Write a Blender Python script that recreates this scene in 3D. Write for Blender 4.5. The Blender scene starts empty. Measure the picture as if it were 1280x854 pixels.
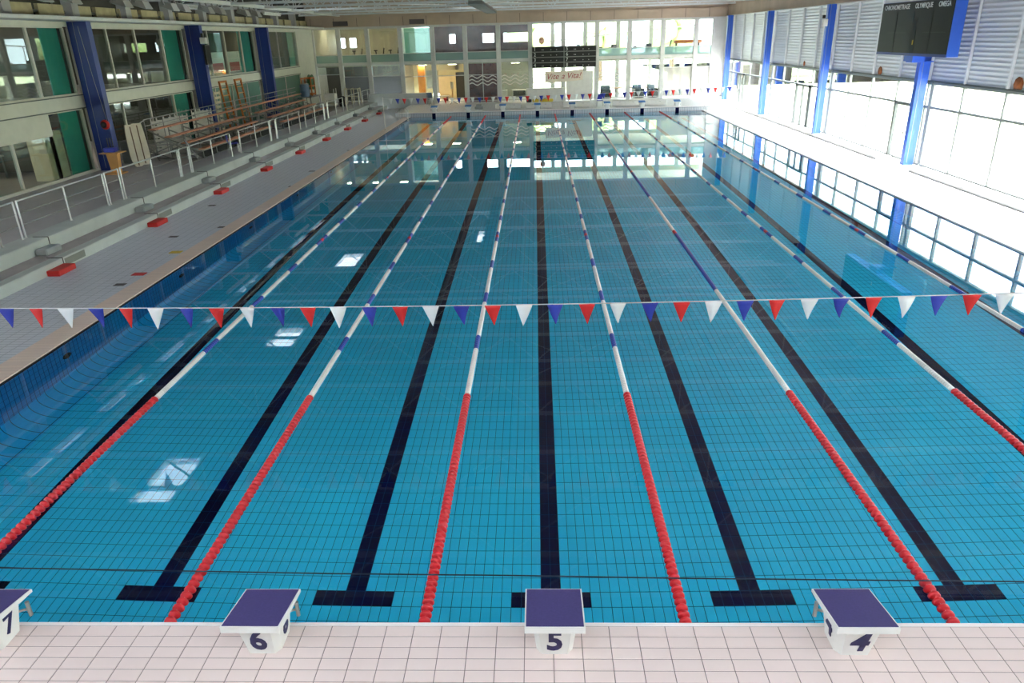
import bpy, bmesh, math, random
import numpy as np
from mathutils import Vector, Matrix
random.seed(7)
scene = bpy.context.scene
R_ = math.radians
# ------------------------------------------------------------------ camera
W, H, F = 1280.0, 854.0, 916.309
PITCH, YAW, ROLL = .393522, -.0396312, -.0280681
CAM = np.array([-1.3621, -5.1463, 5.2105])
_f = np.array([math.sin(YAW)*math.cos(PITCH), math.cos(YAW)*math.cos(PITCH), -math.sin(PITCH)])
_r = np.array([math.cos(YAW), -math.sin(YAW), 0.]); _u = np.cross(_r, _f)
_c, _s = math.cos(ROLL), math.sin(ROLL); _r, _u = _c*_r+_s*_u, -_s*_r+_c*_u
cd = bpy.data.cameras.new('camera'); co = bpy.data.objects.new('camera', cd); scene.collection.objects.link(co)
cd.sensor_width = 36.0; cd.lens = F/W*36.0; cd.clip_end = 500; cd.clip_start = .05
co.matrix_world = Matrix(((_r[0], _u[0], -_f[0], CAM[0]), (_r[1], _u[1], -_f[1], CAM[1]), (_r[2], _u[2], -_f[2], CAM[2]), (0, 0, 0, 1)))
scene.camera = co
# ------------------------------------------------------------------ daylight
SKY = 4.6
SUN = 12.0
w = bpy.data.worlds.new('sky'); scene.world = w; w.use_nodes = True
bg = w.node_tree.nodes['Background']; bg.inputs[0].default_value = (.80, .91, 1.0, 1); bg.inputs[1].default_value = SKY
sl = bpy.data.lights.new('sun', 'SUN'); sl.energy = SUN; sl.angle = R_(2.0); sl.color = (1, .98, .96)
so = bpy.data.objects.new('sun', sl); scene.collection.objects.link(so)
so.rotation_euler = Vector((-.62, .16, -.77)).to_track_quat('-Z', 'Y').to_euler()
scene.view_settings.view_transform = 'Standard'; scene.view_settings.look = 'None'
scene.view_settings.gamma = 1.0; scene.view_settings.use_curve_mapping = False
scene.view_settings.exposure = 1.42
cy = scene.cycles
cy.use_denoising = True; cy.max_bounces = 18; cy.diffuse_bounces = 9; cy.transmission_bounces = 12; cy.glossy_bounces = 4
cy.transparent_max_bounces = 16; cy.sample_clamp_indirect = 30.0; cy.caustics_refractive = True; cy.caustics_reflective = True

# ------------------------------------------------------------------ helpers
def at(px, py, x=None, y=None, z=None):
    d = _f+_r*(px-W/2)/F-_u*(py-H/2)/F
    t = (x-CAM[0])/d[0] if x is not None else (y-CAM[1])/d[1] if y is not None else (z-CAM[2])/d[2]
    return CAM+t*d
def lin(c):
    return tuple(((v/255)/12.92 if v/255 <= .04045 else ((v/255+.055)/1.055)**2.4) for v in c)+(1,)
MATS = {}
def mat(name, rgb, rough=.5, metal=0, var=.06, scale=3.0, spec=.5, bump=0):
    m = bpy.data.materials.new(name); m.use_nodes = True; MATS[name] = m
    nt = m.node_tree; b = nt.nodes['Principled BSDF']
    b.inputs['Roughness'].default_value = rough; b.inputs['Metallic'].default_value = metal
    b.inputs['Specular IOR Level'].default_value = spec
    c = lin(rgb)
    tc = nt.nodes.new('ShaderNodeTexCoord'); nz = nt.nodes.new('ShaderNodeTexNoise')
    nz.inputs['Scale'].default_value = scale; nz.inputs['Detail'].default_value = 4
    nt.links.new(tc.outputs['Object'], nz.inputs['Vector'])
    rp = nt.nodes.new('ShaderNodeValToRGB')
    rp.color_ramp.elements[0].position = .3; rp.color_ramp.elements[1].position = .7
    rp.color_ramp.elements[0].color = tuple(v*(1-var) for v in c[:3])+(1,)
    rp.color_ramp.elements[1].color = tuple(min(1, v*(1+var)) for v in c[:3])+(1,)
    nt.links.new(nz.outputs['Fac'], rp.inputs['Fac']); nt.links.new(rp.outputs['Color'], b.inputs['Base Color'])
    if bump:
        bp = nt.nodes.new('ShaderNodeBump'); bp.inputs['Strength'].default_value = bump
        nt.links.new(nz.outputs['Fac'], bp.inputs['Height']); nt.links.new(bp.outputs['Normal'], b.inputs['Normal'])
    return m
def brickmat(name, c1, c2, grout, wx, wy, gap, rough=.4, axes='XY', spec=.5):
    """plain grid of tiles, seen too small to build one by one"""
    m = bpy.data.materials.new(name); m.use_nodes = True; MATS[name] = m
    nt = m.node_tree; b = nt.nodes['Principled BSDF']; b.inputs['Roughness'].default_value = rough
    b.inputs['Specular IOR Level'].default_value = spec
    tc = nt.nodes.new('ShaderNodeTexCoord'); sx = nt.nodes.new('ShaderNodeSeparateXYZ'); cx = nt.nodes.new('ShaderNodeCombineXYZ')
    nt.links.new(tc.outputs['Object'], sx.inputs[0])
    nt.links.new(sx.outputs[axes[0]], cx.inputs[0]); nt.links.new(sx.outputs[axes[1]], cx.inputs[1])
    br = nt.nodes.new('ShaderNodeTexBrick'); br.offset = 0; br.squash = 1
    br.inputs['Color1'].default_value = lin(c1); br.inputs['Color2'].default_value = lin(c2); br.inputs['Mortar'].default_value = lin(grout)
    br.inputs['Scale'].default_value = 1; br.inputs['Mortar Size'].default_value = gap; br.inputs['Mortar Smooth'].default_value = .1
    br.inputs['Brick Width'].default_value = wx; br.inputs['Row Height'].default_value = wy
    nt.links.new(cx.outputs[0], br.inputs['Vector']); nt.links.new(br.outputs['Color'], b.inputs['Base Color'])
    return m
def glassmat(name, tint=(1, 1, 1), r0=.045, rough=0.0, haze=None, hz=0.):
    m = bpy.data.materials.new(name); m.use_nodes = True; MATS[name] = m; nt = m.node_tree
    nt.nodes.remove(nt.nodes['Principled BSDF']); out = nt.nodes['Material Output']
    lw = nt.nodes.new('ShaderNodeLayerWeight'); lw.inputs['Blend'].default_value = .5
    pw = nt.nodes.new('ShaderNodeMath'); pw.operation = 'POWER'; pw.inputs[1].default_value = 5
    ma = nt.nodes.new('ShaderNodeMath'); ma.operation = 'MULTIPLY_ADD'; ma.inputs[1].default_value = 1-r0; ma.inputs[2].default_value = r0
    tr = nt.nodes.new('ShaderNodeBsdfTransparent'); tr.inputs[0].default_value = tint+(1,)
    gl = nt.nodes.new('ShaderNodeBsdfGlossy'); gl.inputs['Roughness'].default_value = rough; gl.inputs[0].default_value = (.95, .95, .95, 1)
    mx = nt.nodes.new('ShaderNodeMixShader')
    nt.links.new(lw.outputs['Facing'], pw.inputs[0]); nt.links.new(pw.outputs[0], ma.inputs[0]); nt.links.new(ma.outputs[0], mx.inputs[0])
    base = tr
    if haze is not None:
        df = nt.nodes.new('ShaderNodeBsdfDiffuse'); df.inputs[0].default_value = lin(haze)
        tl = nt.nodes.new('ShaderNodeBsdfTranslucent'); tl.inputs[0].default_value = lin(haze)
        ad = nt.nodes.new('ShaderNodeMixShader'); ad.inputs[0].default_value = .5
        nt.links.new(df.outputs[0], ad.inputs[1]); nt.links.new(tl.outputs[0], ad.inputs[2])
        m2 = nt.nodes.new('ShaderNodeMixShader'); m2.inputs[0].default_value = hz
        nt.links.new(tr.outputs[0], m2.inputs[1]); nt.links.new(ad.outputs[0], m2.inputs[2]); base = m2
    nt.links.new(base.outputs[0], mx.inputs[1]); nt.links.new(gl.outputs[0], mx.inputs[2]); nt.links.new(mx.outputs[0], out.inputs['Surface'])
    return m
col = scene.collection
class MB:
    """collects faces; build() links them as ONE mesh object"""
    def __init__(s): s.v = []; s.f = []; s.m = []; s.mi = 0; s.sm = []
    def add(s, vs, fs, smooth=False):
        o = len(s.v); s.v += [tuple(v) for v in vs]
        for f in fs: s.f.append(tuple(i+o for i in f)); s.m.append(s.mi); s.sm.append(smooth)
        return s
    def box(s, x0, x1, y0, y1, z0, z1):
        if x0 > x1: x0, x1 = x1, x0
        if y0 > y1: y0, y1 = y1, y0
        if z0 > z1: z0, z1 = z1, z0
        return s.add([(x0,y0,z0),(x1,y0,z0),(x1,y1,z0),(x0,y1,z0),(x0,y0,z1),(x1,y0,z1),(x1,y1,z1),(x0,y1,z1)],
              [(0,3,2,1),(4,5,6,7),(0,1,5,4),(1,2,6,5),(2,3,7,6),(3,0,4,7)])
    def bbox(s, x0, x1, y0, y1, z0, z1, b=.01):
        """box with chamfered edges"""
        vs = []
        for X, Y, Z, in ((x, y, z) for z in (0, 1) for y in (0, 1) for x in (0, 1)):
            px, py, pz = (x0, x1)[X], (y0, y1)[Y], (z0, z1)[Z]; sx, sy, sz = (b, -b)[X], (b, -b)[Y], (b, -b)[Z]
            vs += [(px, py+sy, pz+sz), (px+sx, py, pz+sz), (px+sx, py+sy, pz)]
        bm = bmesh.new(); bv = [bm.verts.new(v) for v in vs]
        r = bmesh.ops.convex_hull(bm, input=bv); bm.verts.index_update()
        bmesh.ops.dissolve_limit(bm, angle_limit=.01, verts=bm.verts, edges=bm.edges); bm.verts.index_update()
        s.add([v.co[:] for v in bm.verts], [[v.index for v in f.verts] for f in bm.faces]); bm.free(); return s
    def tube(s, p0, p1, r, n=8, r1=None, caps=True):
        p0, p1 = Vector(p0), Vector(p1); d = (p1-p0).normalized()
        a = d.orthogonal().normalized(); b = d.cross(a); r1 = r if r1 is None else r1
        vs = []
        for p, q in ((p0, r), (p1, r1)):
            for i in range(n):
                t = 2*math.pi*i/n; vs.append(p+a*q*math.cos(t)+b*q*math.sin(t))
        fs = [(i, (i+1) % n, n+(i+1) % n, n+i) for i in range(n)]
        s.add(vs, fs, True)
        if caps: s.add(vs[:n], [tuple(range(n-1, -1, -1))]); s.add(vs[n:], [tuple(range(n))])
        return s
    def path(s, pts, r, n=8):
        for a, b in zip(pts, pts[1:]): s.tube(a, b, r, n)
        return s
    def bar(s, p0, p1, wd, ht, up=(0, 0, 1)):
        p0, p1 = Vector(p0), Vector(p1); d = (p1-p0).normalized(); up = Vector(up)
        a = d.cross(up)
        if a.length < 1e-4: a = d.cross(Vector((1, 0, 0)))
        a.normalize(); b = a.cross(d).normalized()
        vs = [p+a*i*wd/2+b*j*ht/2 for p in (p0, p1) for i, j in ((-1,-1),(1,-1),(1,1),(-1,1))]
        return s.add(vs, [(0,3,2,1),(4,5,6,7),(0,1,5,4),(1,2,6,5),(2,3,7,6),(3,0,4,7)])
    def lathe(s, prof, c=(0, 0, 0), ax='z', n=12, smooth=True):
        vs = []
        for r, h in prof:
            for i in range(n):
                t = 2*math.pi*i/n; a, b = r*math.cos(t), r*math.sin(t)
                p = (a, b, h) if ax == 'z' else (a, h, b) if ax == 'y' else (h, a, b)
                vs.append((p[0]+c[0], p[1]+c[1], p[2]+c[2]))
        k = len(prof)
        fs = [(j*n+i, j*n+(i+1) % n, (j+1)*n+(i+1) % n, (j+1)*n+i) for j in range(k-1) for i in range(n)]
        if ax == 'y': fs = [f[::-1] for f in fs]
        s.add(vs, fs, smooth)
        s.add(vs[:n], [tuple(range(n))]); s.add(vs[-n:], [tuple(range(n))]); return s
    def prism(s, poly, axis, a0, a1):
        """poly in the two other axes (in xyz order) pushed from a0 to a1 along axis"""
        n = len(poly)
        def P(p, a): return (a, p[0], p[1]) if axis == 'x' else (p[0], a, p[1]) if axis == 'y' else (p[0], p[1], a)
        vs = [P(p, a0) for p in poly]+[P(p, a1) for p in poly]
        return s.add(vs, [tuple(range(n-1, -1, -1)), tuple(range(n, 2*n))]+[(i, (i+1) % n, n+(i+1) % n, n+i) for i in range(n)])
    def mesh(s, name):
        me = bpy.data.meshes.new(name); me.from_pydata(s.v, [], s.f)
        if any(s.m): me.polygons.foreach_set('material_index', s.m)
        me.polygons.foreach_set('use_smooth', s.sm)
        me.validate(); me.update()
        bm = bmesh.new(); bm.from_mesh(me); bmesh.ops.recalc_face_normals(bm, faces=bm.faces); bm.to_mesh(me); bm.free()
        return me
    def build(s, name, mats, parent=None, loc=None):
        me = s.mesh(name)
        for m in (mats if isinstance(mats, (list, tuple)) else [mats]): me.materials.append(MATS[m])
        return link(name, me, parent, loc)
def link(name, me, parent=None, loc=None):
    o = bpy.data.objects.new(name, me); col.objects.link(o)
    if loc: o.location = loc
    if parent is not None: o.parent = parent
    return o
def tag(o, label, cat=None, group=None, kind=None):
    if label: o['label'] = label
    if cat: o['category'] = cat
    if group: o['group'] = group
    if kind: o['kind'] = kind
    return o
def thing(name, label, cat, loc=(0, 0, 0), group=None, rz=0):
    o = bpy.data.objects.new(name, None); col.objects.link(o); o.empty_display_size = .2
    o.location = loc; o.rotation_euler = (0, 0, rz)
    return tag(o, label, cat, group)
def dup(root, loc, rz=None, label=None, group=None):
    r = root.copy(); col.objects.link(r); r.location = loc
    if rz is not None: r.rotation_euler = (0, 0, rz)
    if label: r['label'] = label
    if group: r['group'] = group
    for ch in list(root.children):
        c = ch.copy(); col.objects.link(c); c.parent = r
        for g in list(ch.children):
            d = g.copy(); col.objects.link(d); d.parent = c
    return r
def struct(name, mb, m, label, cat, loc=None):
    o = mb.build(name, m, None, loc); return tag(o, label, cat, None, 'structure')
def text(name, body, size, m, parent, mw, bold=0, shear=0, ext=.004, sx=1.0, align='CENTER'):
    cu = bpy.data.curves.new('lettering', 'FONT'); cu.body = body; cu.size = size; cu.extrude = ext; cu.offset = bold; cu.shear = shear
    cu.align_x = align; cu.align_y = 'CENTER'; cu.resolution_u = 3
    t = bpy.data.objects.new('lettering', cu); col.objects.link(t); bpy.context.view_layer.update()
    me = bpy.data.meshes.new_from_object(t.evaluated_get(bpy.context.evaluated_depsgraph_get()))
    bpy.data.objects.remove(t); bpy.data.curves.remove(cu)
    me.transform(Matrix.Diagonal((sx, 1, 1, 1))); me.transform(mw); me.materials.clear(); me.materials.append(MATS[m])
    return link(name, me, parent)
def frame3(o, ex, ey):
    ex, ey = Vector(ex).normalized(), Vector(ey).normalized(); ez = ex.cross(ey)
    return Matrix(((ex.x, ey.x, ez.x, o[0]), (ex.y, ey.y, ez.y, o[1]), (ex.z, ey.z, ez.z, o[2]), (0, 0, 0, 1)))

# ------------------------------------------------------------------ materials
mat('near_tile', (228, 209, 202), .35, var=.04, scale=1.5); mat('near_grout', (120, 105, 100), .8)
mat('edge_white', (236, 230, 226), .4, var=.03)
mat('pool_tile', (58, 217, 255), .5, var=.05, scale=.8, spec=.05); mat('pool_dark', (8, 12, 54), .5, var=.1, spec=.05); mat('pool_grout', (4, 74, 114), .9, spec=.02)
brickmat('pool_wall_tile', (44, 146, 212), (50, 154, 218), (16, 76, 130), .125, .26, .008, axes='YZ', spec=.05)
brickmat('pool_cove_tile', (50, 190, 244), (54, 195, 248), (6, 66, 112), .25, 5, .008, axes='YX', spec=.05)
brickmat('pool_end_tile', (120, 190, 215), (130, 198, 222), (60, 120, 150), .25, .125, .008, axes='XZ')
brickmat('end_wall_tile', (215, 215, 212), (206, 208, 208), (130, 135, 140), .125, .25, .012, axes='XZ')
brickmat('deck_tile', (212, 213, 220), (207, 209, 216), (160, 162, 170), .25, .125, .008, rough=.45)
brickmat('deck_tile_right', (225, 225, 222), (220, 220, 218), (190, 190, 190), .25, .125, .006, rough=.45)
brickmat('coping', (232, 208, 192), (226, 202, 188), (200, 175, 160), .5, .125, .004, rough=.45)
mat('step_paint', (182, 187, 182), .6, scale=1.2, var=.08); mat('tread', (168, 160, 158), .7, scale=1.5, var=.1); mat('terrace', (170, 164, 166), .55, scale=.6, var=.08)
mat('red_paint', (200, 42, 36), .5); mat('step_grey', (150, 154, 150), .6); mat('vent_grey', (122, 124, 116), .7)
mat('steel', (190, 190, 186), .28, .9); mat('steel_dull', (150, 150, 146), .5, .4)
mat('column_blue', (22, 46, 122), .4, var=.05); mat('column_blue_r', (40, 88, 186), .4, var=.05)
mat('frame_beige', (196, 194, 182), .55); mat('band_beige', (198, 198, 186), .6, var=.04); mat('teal', (66, 170, 156), .5)
mat('frame_white', (212, 212, 208), .5); mat('frame_dark', (84, 90, 86), .5); mat('frame_right', (120, 126, 122), .5)
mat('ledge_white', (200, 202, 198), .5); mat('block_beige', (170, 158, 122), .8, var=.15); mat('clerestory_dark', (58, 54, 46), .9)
mat('beam_conc', (190, 170, 150), .8, var=.12, scale=.7); mat('vent_dark', (92, 84, 84), .7)
mat('ceiling_panel', (138, 127, 122), .75, var=.06, scale=.5); mat('truss_white', (214, 216, 216), .5); mat('purlin_grey', (165, 163, 160), .5)
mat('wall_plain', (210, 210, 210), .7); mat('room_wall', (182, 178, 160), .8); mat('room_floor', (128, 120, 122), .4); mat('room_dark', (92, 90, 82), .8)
mat('mauve', (112, 74, 78), .7, var=.45, scale=1.2); mat('room_yellow', (226, 204, 150), .8); mat('orange', (236, 150, 60), .6); mat('frosted', (176, 178, 176), .7)
mat('metal_sheet', (205, 208, 210), .45, .15, var=.05, scale=.4); mat('batten', (214, 216, 216), .45); mat('rust', (150, 84, 40), .9, var=.3, scale=6)
mat('fibreglass', (232, 232, 226), .35, var=.02); mat('pad_navy', (62, 54, 108), .85, var=.1, scale=60, bump=.15); mat('digit_navy', (28, 24, 84), .5)
mat('pad_blue', (70, 130, 195), .7); mat('float_red', (206, 26, 36), .35); mat('float_white', (236, 232, 226), .4); mat('float_blue', (36, 68, 168), .4); mat('cord', (225, 225, 220), .6)
mat('cord_dark', (30, 50, 70), .6)
mat('flag_red', (226, 44, 42), .7); mat('flag_white', (235, 235, 232), .7); mat('flag_blue', (54, 66, 170), .7)
mat('plank', (206, 140, 108), .55, var=.12, scale=2.5); mat('wood', (186, 104, 44), .6, var=.15, scale=4); mat('wood_light', (206, 150, 84), .6)
mat('black', (16, 16, 18), .35); mat('black_matt', (20, 20, 22), .8); mat('board_black', (7, 7, 9), .4, spec=.12); mat('board_grey', (46, 47, 46), .6, spec=.2); mat('digit_white', (225, 225, 222), .6)
mat('plastic_blue', (46, 52, 176), .45); mat('white_plastic', (224, 222, 214), .5); mat('cabinet', (206, 198, 170), .6); mat('brown', (96, 70, 52), .7)
mat('board_cream', (206, 196, 176), .6, var=.1); mat('green', (60, 110, 74), .7); mat('drum', (96, 116, 138), .5); mat('yellow', (222, 190, 60), .6); mat('banner', (236, 224, 208), .8); mat('banner_red', (178, 62, 62), .7)
mat('balloon', (226, 142, 96), .35); mat('lamp_glass', (176, 186, 180), .15); mat('lamp_body', (150, 148, 142), .5); mat('grass', (205, 208, 165), .9, var=.2, scale=.3); mat('paving', (232, 228, 220), .8)
mat('leaf', (172, 184, 128), .9, var=.2, scale=1.5); mat('bark', (96, 76, 60), .9); mat('poster_red', (206, 60, 64), .6); mat('poster_white', (232, 230, 224), .6)
glassmat('glass'); glassmat('glass_left', (.80, .86, .82), .045); glassmat('glass_far', (.90, .95, .93), .06)
glassmat('glass_green', (.8, .95, .9), .05, haze=(140, 178, 164), hz=.7); glassmat('glass_parapet', (.85, .95, .92), .05, haze=(160, 190, 184), hz=.7)
glassmat('glass_frost_grey', (.9, .9, .9), .04, haze=(128, 130, 130), hz=.8); glassmat('glass_frost', (.95, .95, .95), .04, haze=(190, 188, 182), hz=.75); glassmat('skylight_grey', (.5, .5, .5), .04, haze=(205, 210, 216), hz=.95); glassmat('skylight_sheet', (1, 1, 1), .04, haze=(250, 252, 255), hz=.9)
m = bpy.data.materials.new('water'); m.use_nodes = True; MATS['water'] = m; nt = m.node_tree
nt.nodes.remove(nt.nodes['Principled BSDF']); g = nt.nodes.new('ShaderNodeBsdfGlass'); g.inputs['IOR'].default_value = 1.33; g.inputs['Roughness'].default_value = 0
g.inputs['Color'].default_value = (.97, 1, 1, 1)
nt.links.new(g.outputs[0], nt.nodes['Material Output'].inputs['Surface'])

# ================================================================== THE SETTING
PX0, PX1, PL = -10.5, 10.5, 50.0
DEPTH = 2.2
ZD, ZE, ZT = .03, .31, .62            # side decks, raised end decks, left terrace
XL, XR, YF, YB = -19.2, 13.7, 58.0, -9.0
ZC = 8.6
# --- pool floor
def tile_mesh(x0, x1, y0, y1, z, t=.006, b=.003):
    return ([(x0,y0,z-t),(x1,y0,z-t),(x1,y1,z-t),(x0,y1,z-t),(x0+b,y0+b,z),(x1-b,y0+b,z),(x1-b,y1-b,z),(x0+b,y1-b,z)],
            [(4,5,6,7),(0,1,5,4),(1,2,6,5),(2,3,7,6),(3,0,4,7)])
floor_pool = struct('pool_floor', MB().box(PX0-.2, PX1+.2, -.2, PL+.2, -DEPTH-.3, -DEPTH-.006), 'pool_grout', 'blue tiled swimming pool floor with navy lane lines under the water', 'pool floor')
def dark_tile(xc, yc):
    for k in range(8):
        lx = -8.75+2.5*k
        if abs(xc-lx) < .125 and 2 < yc < 48: return True
        if abs(xc-lx) < .5 and (2 < yc < 2.25 or 47.75 < yc < 48): return True
    return False
tms = {}
for nm, mm in (('pool_tile', 'pool_tile'), ('pool_dark', 'pool_dark')):
    me = bpy.data.meshes.new('tile'); v, f = tile_mesh(-.0595, .0595, -.1205, .1205, 0); me.from_pydata(v, [], f); me.materials.append(MATS[mm]); tms[nm] = me
ind = set()
for j in range(7, 10):
    for i in range(-52, 32):
        xc, yc = (i+.5)*.125, (j+.5)*.25; ind.add((i, j))
        link('tile', tms['pool_dark' if dark_tile(xc, yc) else 'pool_tile'], floor_pool, (xc, yc, -DEPTH))
vs, fs, ms = [], [], []
for j in range(0, 200):
    for i in range(-84, 84):
        if (i, j) in ind: continue
        xc, yc = (i+.5)*.125, (j+.5)*.25; o = len(vs)
        v, f = tile_mesh(xc-.0595, xc+.0595, yc-.1205, yc+.1205, -DEPTH)
        vs += v; dk = 1 if dark_tile(xc, yc) else 0
        for q in f: fs.append(tuple(k+o for k in q)); ms.append(dk)
me = bpy.data.meshes.new('tile_field'); me.from_pydata(vs, [], fs); me.polygons.foreach_set('material_index', ms)
me.materials.append(MATS['pool_tile']); me.materials.append(MATS['pool_dark'])
tag(link('tile_field', me, floor_pool), None, None, None, 'stuff')
# --- pool walls with rounded cove at the foot
CR = .55
def side_wall(sx, xw): return MB().box(min(xw, xw+sx*.5), max(xw, xw+sx*.5), 0, PL, -DEPTH-.3, ZD-.02)
def cove(sx, xw):
    pts = [(xw, -DEPTH), (xw-sx*CR, -DEPTH+.002)]
    for k in range(1, 9):
        a = R_(90*k/8); pts.append((xw-sx*CR+sx*CR*math.sin(a), -DEPTH+.002+CR*(1-math.cos(a))))
    return pts
wl = struct('pool_wall_left', side_wall(-1, PX0), 'pool_wall_tile', 'deep blue tiled pool side wall with rounded foot below grey deck', 'pool wall')
MB().prism(cove(-1, PX0), 'y', 0, PL).build('rounded_foot', 'pool_cove_tile', wl)
wr0 = struct('pool_wall_right', side_wall(1, PX1), 'pool_wall_tile', 'deep blue tiled pool side wall below sunlit window deck', 'pool wall')
MB().prism(cove(1, PX1), 'y', 0, PL).build('rounded_foot', 'pool_cove_tile', wr0)
for k, y in enumerate((7.6, 12.6, 17.6, 22.6, 27.6, 32.6, 37.6, 42.6)):
    o = MB().lathe([(.13, 0), (.13, .012), (.11, .02), (.0, .02)], ax='x', n=18).build('inlet_cover', 'black_matt', wl, (PX0, y, -.75))
en = struct('pool_wall_near', MB().box(PX0, PX1, -.3, 0, -DEPTH-.2, ZE-.02), 'pool_end_tile', 'light blue tiled pool end wall beneath the numbered starting blocks', 'pool wall')
ef = MB(); ef.box(PX0-.8, PX1+.8, PL, PL+.3, -.25, ZE-.02)
ef = struct('pool_wall_far', ef, 'end_wall_tile', 'white tiled raised pool end wall with dark lane marks', 'pool wall')
MB().box(PX0, PX1, PL, PL+.3, -DEPTH-.2, -.25).build('lower_wall', 'pool_end_tile', ef)
MB().box(PX0-.8, PX1+.8, PL-.03, PL+.33, ZE-.03, ZE+.02).build('coping', 'edge_white', ef)
for k in range(8):
    MB().box(-8.75+2.5*k-.125, -8.75+2.5*k+.125, PL-.012, PL, -1.3, ZE-.045).build('lane_mark', 'pool_dark', ef)
# --- water
me = bpy.data.meshes.new('pool_water'); me.from_pydata([(PX0, 0, 0), (PX1, 0, 0), (PX1, PL-.013, 0), (PX0, PL-.013, 0)], [], [(0, 1, 2, 3)]); me.materials.append(MATS['water'])
wt = link('pool_water', me)   # one upward facing sheet: normal +z
tag(wt, 'still clear turquoise water filling the lane pool', 'water', None, 'stuff')
# --- near deck with its tiles
nd = struct('floor_near', MB().box(-15, 15, -3.6, -.03, -.3, ZE-.004), 'near_grout', 'pale pink rectangular tiled deck under the numbered starting blocks', 'floor')
MB().bbox(-15, 15, -.036, .012, ZE-.3, ZE, .006).build('edge_trim', 'edge_white', nd)
me = bpy.data.meshes.new('tile'); v, f = tile_mesh(-.1225, .1225, -.060, .060, 0, .005, .003); me.from_pydata(v, [], f); me.materials.append(MATS['near_tile'])
ind = set()
for j in range(7):
    for i in range(-20, 22):
        ind.add((i, j)); link('tile', me, nd, (-1.52+(i+.5)*.25, -.036-(j+.5)*.125, ZE))
vs, fs = [], []
for j in range(28):
    for i in range(-53, 66):
        if (i, j) in ind: continue
        xc, yc = -1.52+(i+.5)*.25, -.036-(j+.5)*.125; o = len(vs); v, f = tile_mesh(xc-.1225, xc+.1225, yc-.06, yc+.06, ZE, .005, .003)
        vs += v; fs += [tuple(k+o for k in q) for q in f]
me = bpy.data.meshes.new('tile_field'); me.from_pydata(vs, [], fs); me.materials.append(MATS['near_tile'])
tag(link('tile_field', me, nd), None, None, None, 'stuff')
# --- left deck, steps, terrace
dl = struct('floor_left', MB().box(-13.5, PX0-.45, -3.6, YF, -.3, ZD), 'deck_tile', 'long grey tiled deck between the pool and the low steps', 'floor')
MB().bbox(PX0-.5, PX0+.02, 0, PL, -.03, ZD+.012, .008).build('coping', 'coping', dl)
MB().box(PX0+.02, PX0+.045, 0, PL, -.04, ZD-.012).build('overflow_slot', 'black_matt', dl)
for px, py in ((150, 356), (217, 296), (278, 284), (265, 257), (390, 214), (437, 188), (365, 233)):
    p = at(px, py, z=ZD); MB().box(-.13, .13, -.09, .09, 0, .004).build('drain_grate', 'vent_dark', dl, (p[0], p[1], ZD))
st = struct('floor_step_lower', MB().bbox(-14.35, -13.5, -3.6, YF-.6, -.1, .30, .02), 'step_paint', 'lower grey painted concrete step running along the left deck', 'step')
MB().box(-14.3, -13.78, -3.6, YF-.6, .30, .306).build('tread', 'tread', st)
st2 = struct('floor_step_upper', MB().bbox(-15.0, -14.3, -3.6, YF-.6, .0, ZT+.03, .02), 'step_paint', 'upper grey painted concrete kerb step carrying the steel railing', 'step')
struct('floor_terrace', MB().box(-26, -14.98, -8.9, YF+8, .0, ZT), 'terrace', 'grey terrace floor behind the railing under the bleachers', 'floor')
SY = [12.24+5.09*k for k in range(-2, 9)]
rb = thing('step_block', 'red painted half step block at the foot of the lower grey step', 'step block', group='red step blocks along the left deck')
MB().bbox(-.16, .16, -.36, .36, 0, .14, .015).build('block', 'red_paint', rb)
gb = thing('step_block', 'grey concrete half step block on the tread against the upper step', 'step block', group='grey step blocks on the lower step')
MB().bbox(-.16, .16, -.33, .33, 0, .17, .03).build('block', 'step_grey', gb)
for k, y in enumerate(SY):
    if k == 0: rb.location = (-13.335, y, ZD); gb.location = (-14.12, y+.85, .307)
    else: dup(rb, (-13.335, y, ZD)); dup(gb, (-14.12, y+.85, .307))
    MB().box(-13.505, -13.497, y+.45, y+1.35, .08, .26).build('vent_grille', 'vent_grey', st)
    MB().path([(-13.48, y+.36, .05), (-13.48, y+.36, .308), (-13.9, y+.36, .308)], .012, 5).build('drain_channel', 'vent_dark', st)
    MB().path([(-14.288, y+1.2, .34), (-14.288, y+1.2, .655), (-14.7, y+1.2, .655)], .012, 5).build('drain_channel', 'vent_dark', st2)
# --- right deck, curb
dr = struct('floor_right', MB().box(PX1+.4, 14.4, -3.6, YF, -.3, ZD), 'deck_tile_right', 'sunlit white tiled deck between the pool and the windows', 'floor')
MB().bbox(PX1-.02, PX1+.45, 0, PL, -.03, ZD+.012, .008).build('coping', 'edge_white', dr)
cb = MB()
for a, b in ((-3.6, 24.0), (26.9, 58.0)): cb.bbox(13.0, 13.7, a, b, 0, .16, .012)
struct('trim_1', cb, 'deck_tile_right', 'low white kerb along the foot of the right hand windows', 'kerb')
# --- far deck
struct('floor_far', MB().box(-11.6, 14.4, PL+.3, YF+8, -.2, ZE), 'deck_tile_right', 'raised far end deck in front of the two storey glazing', 'floor')
struct('trim_2', MB().bbox(-15.0, -9.9, YF-.5, YF-.1, 0, 1.2, .02), 'ledge_white', 'low pale parapet closing the left deck at the far glazing', 'parapet')
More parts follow.
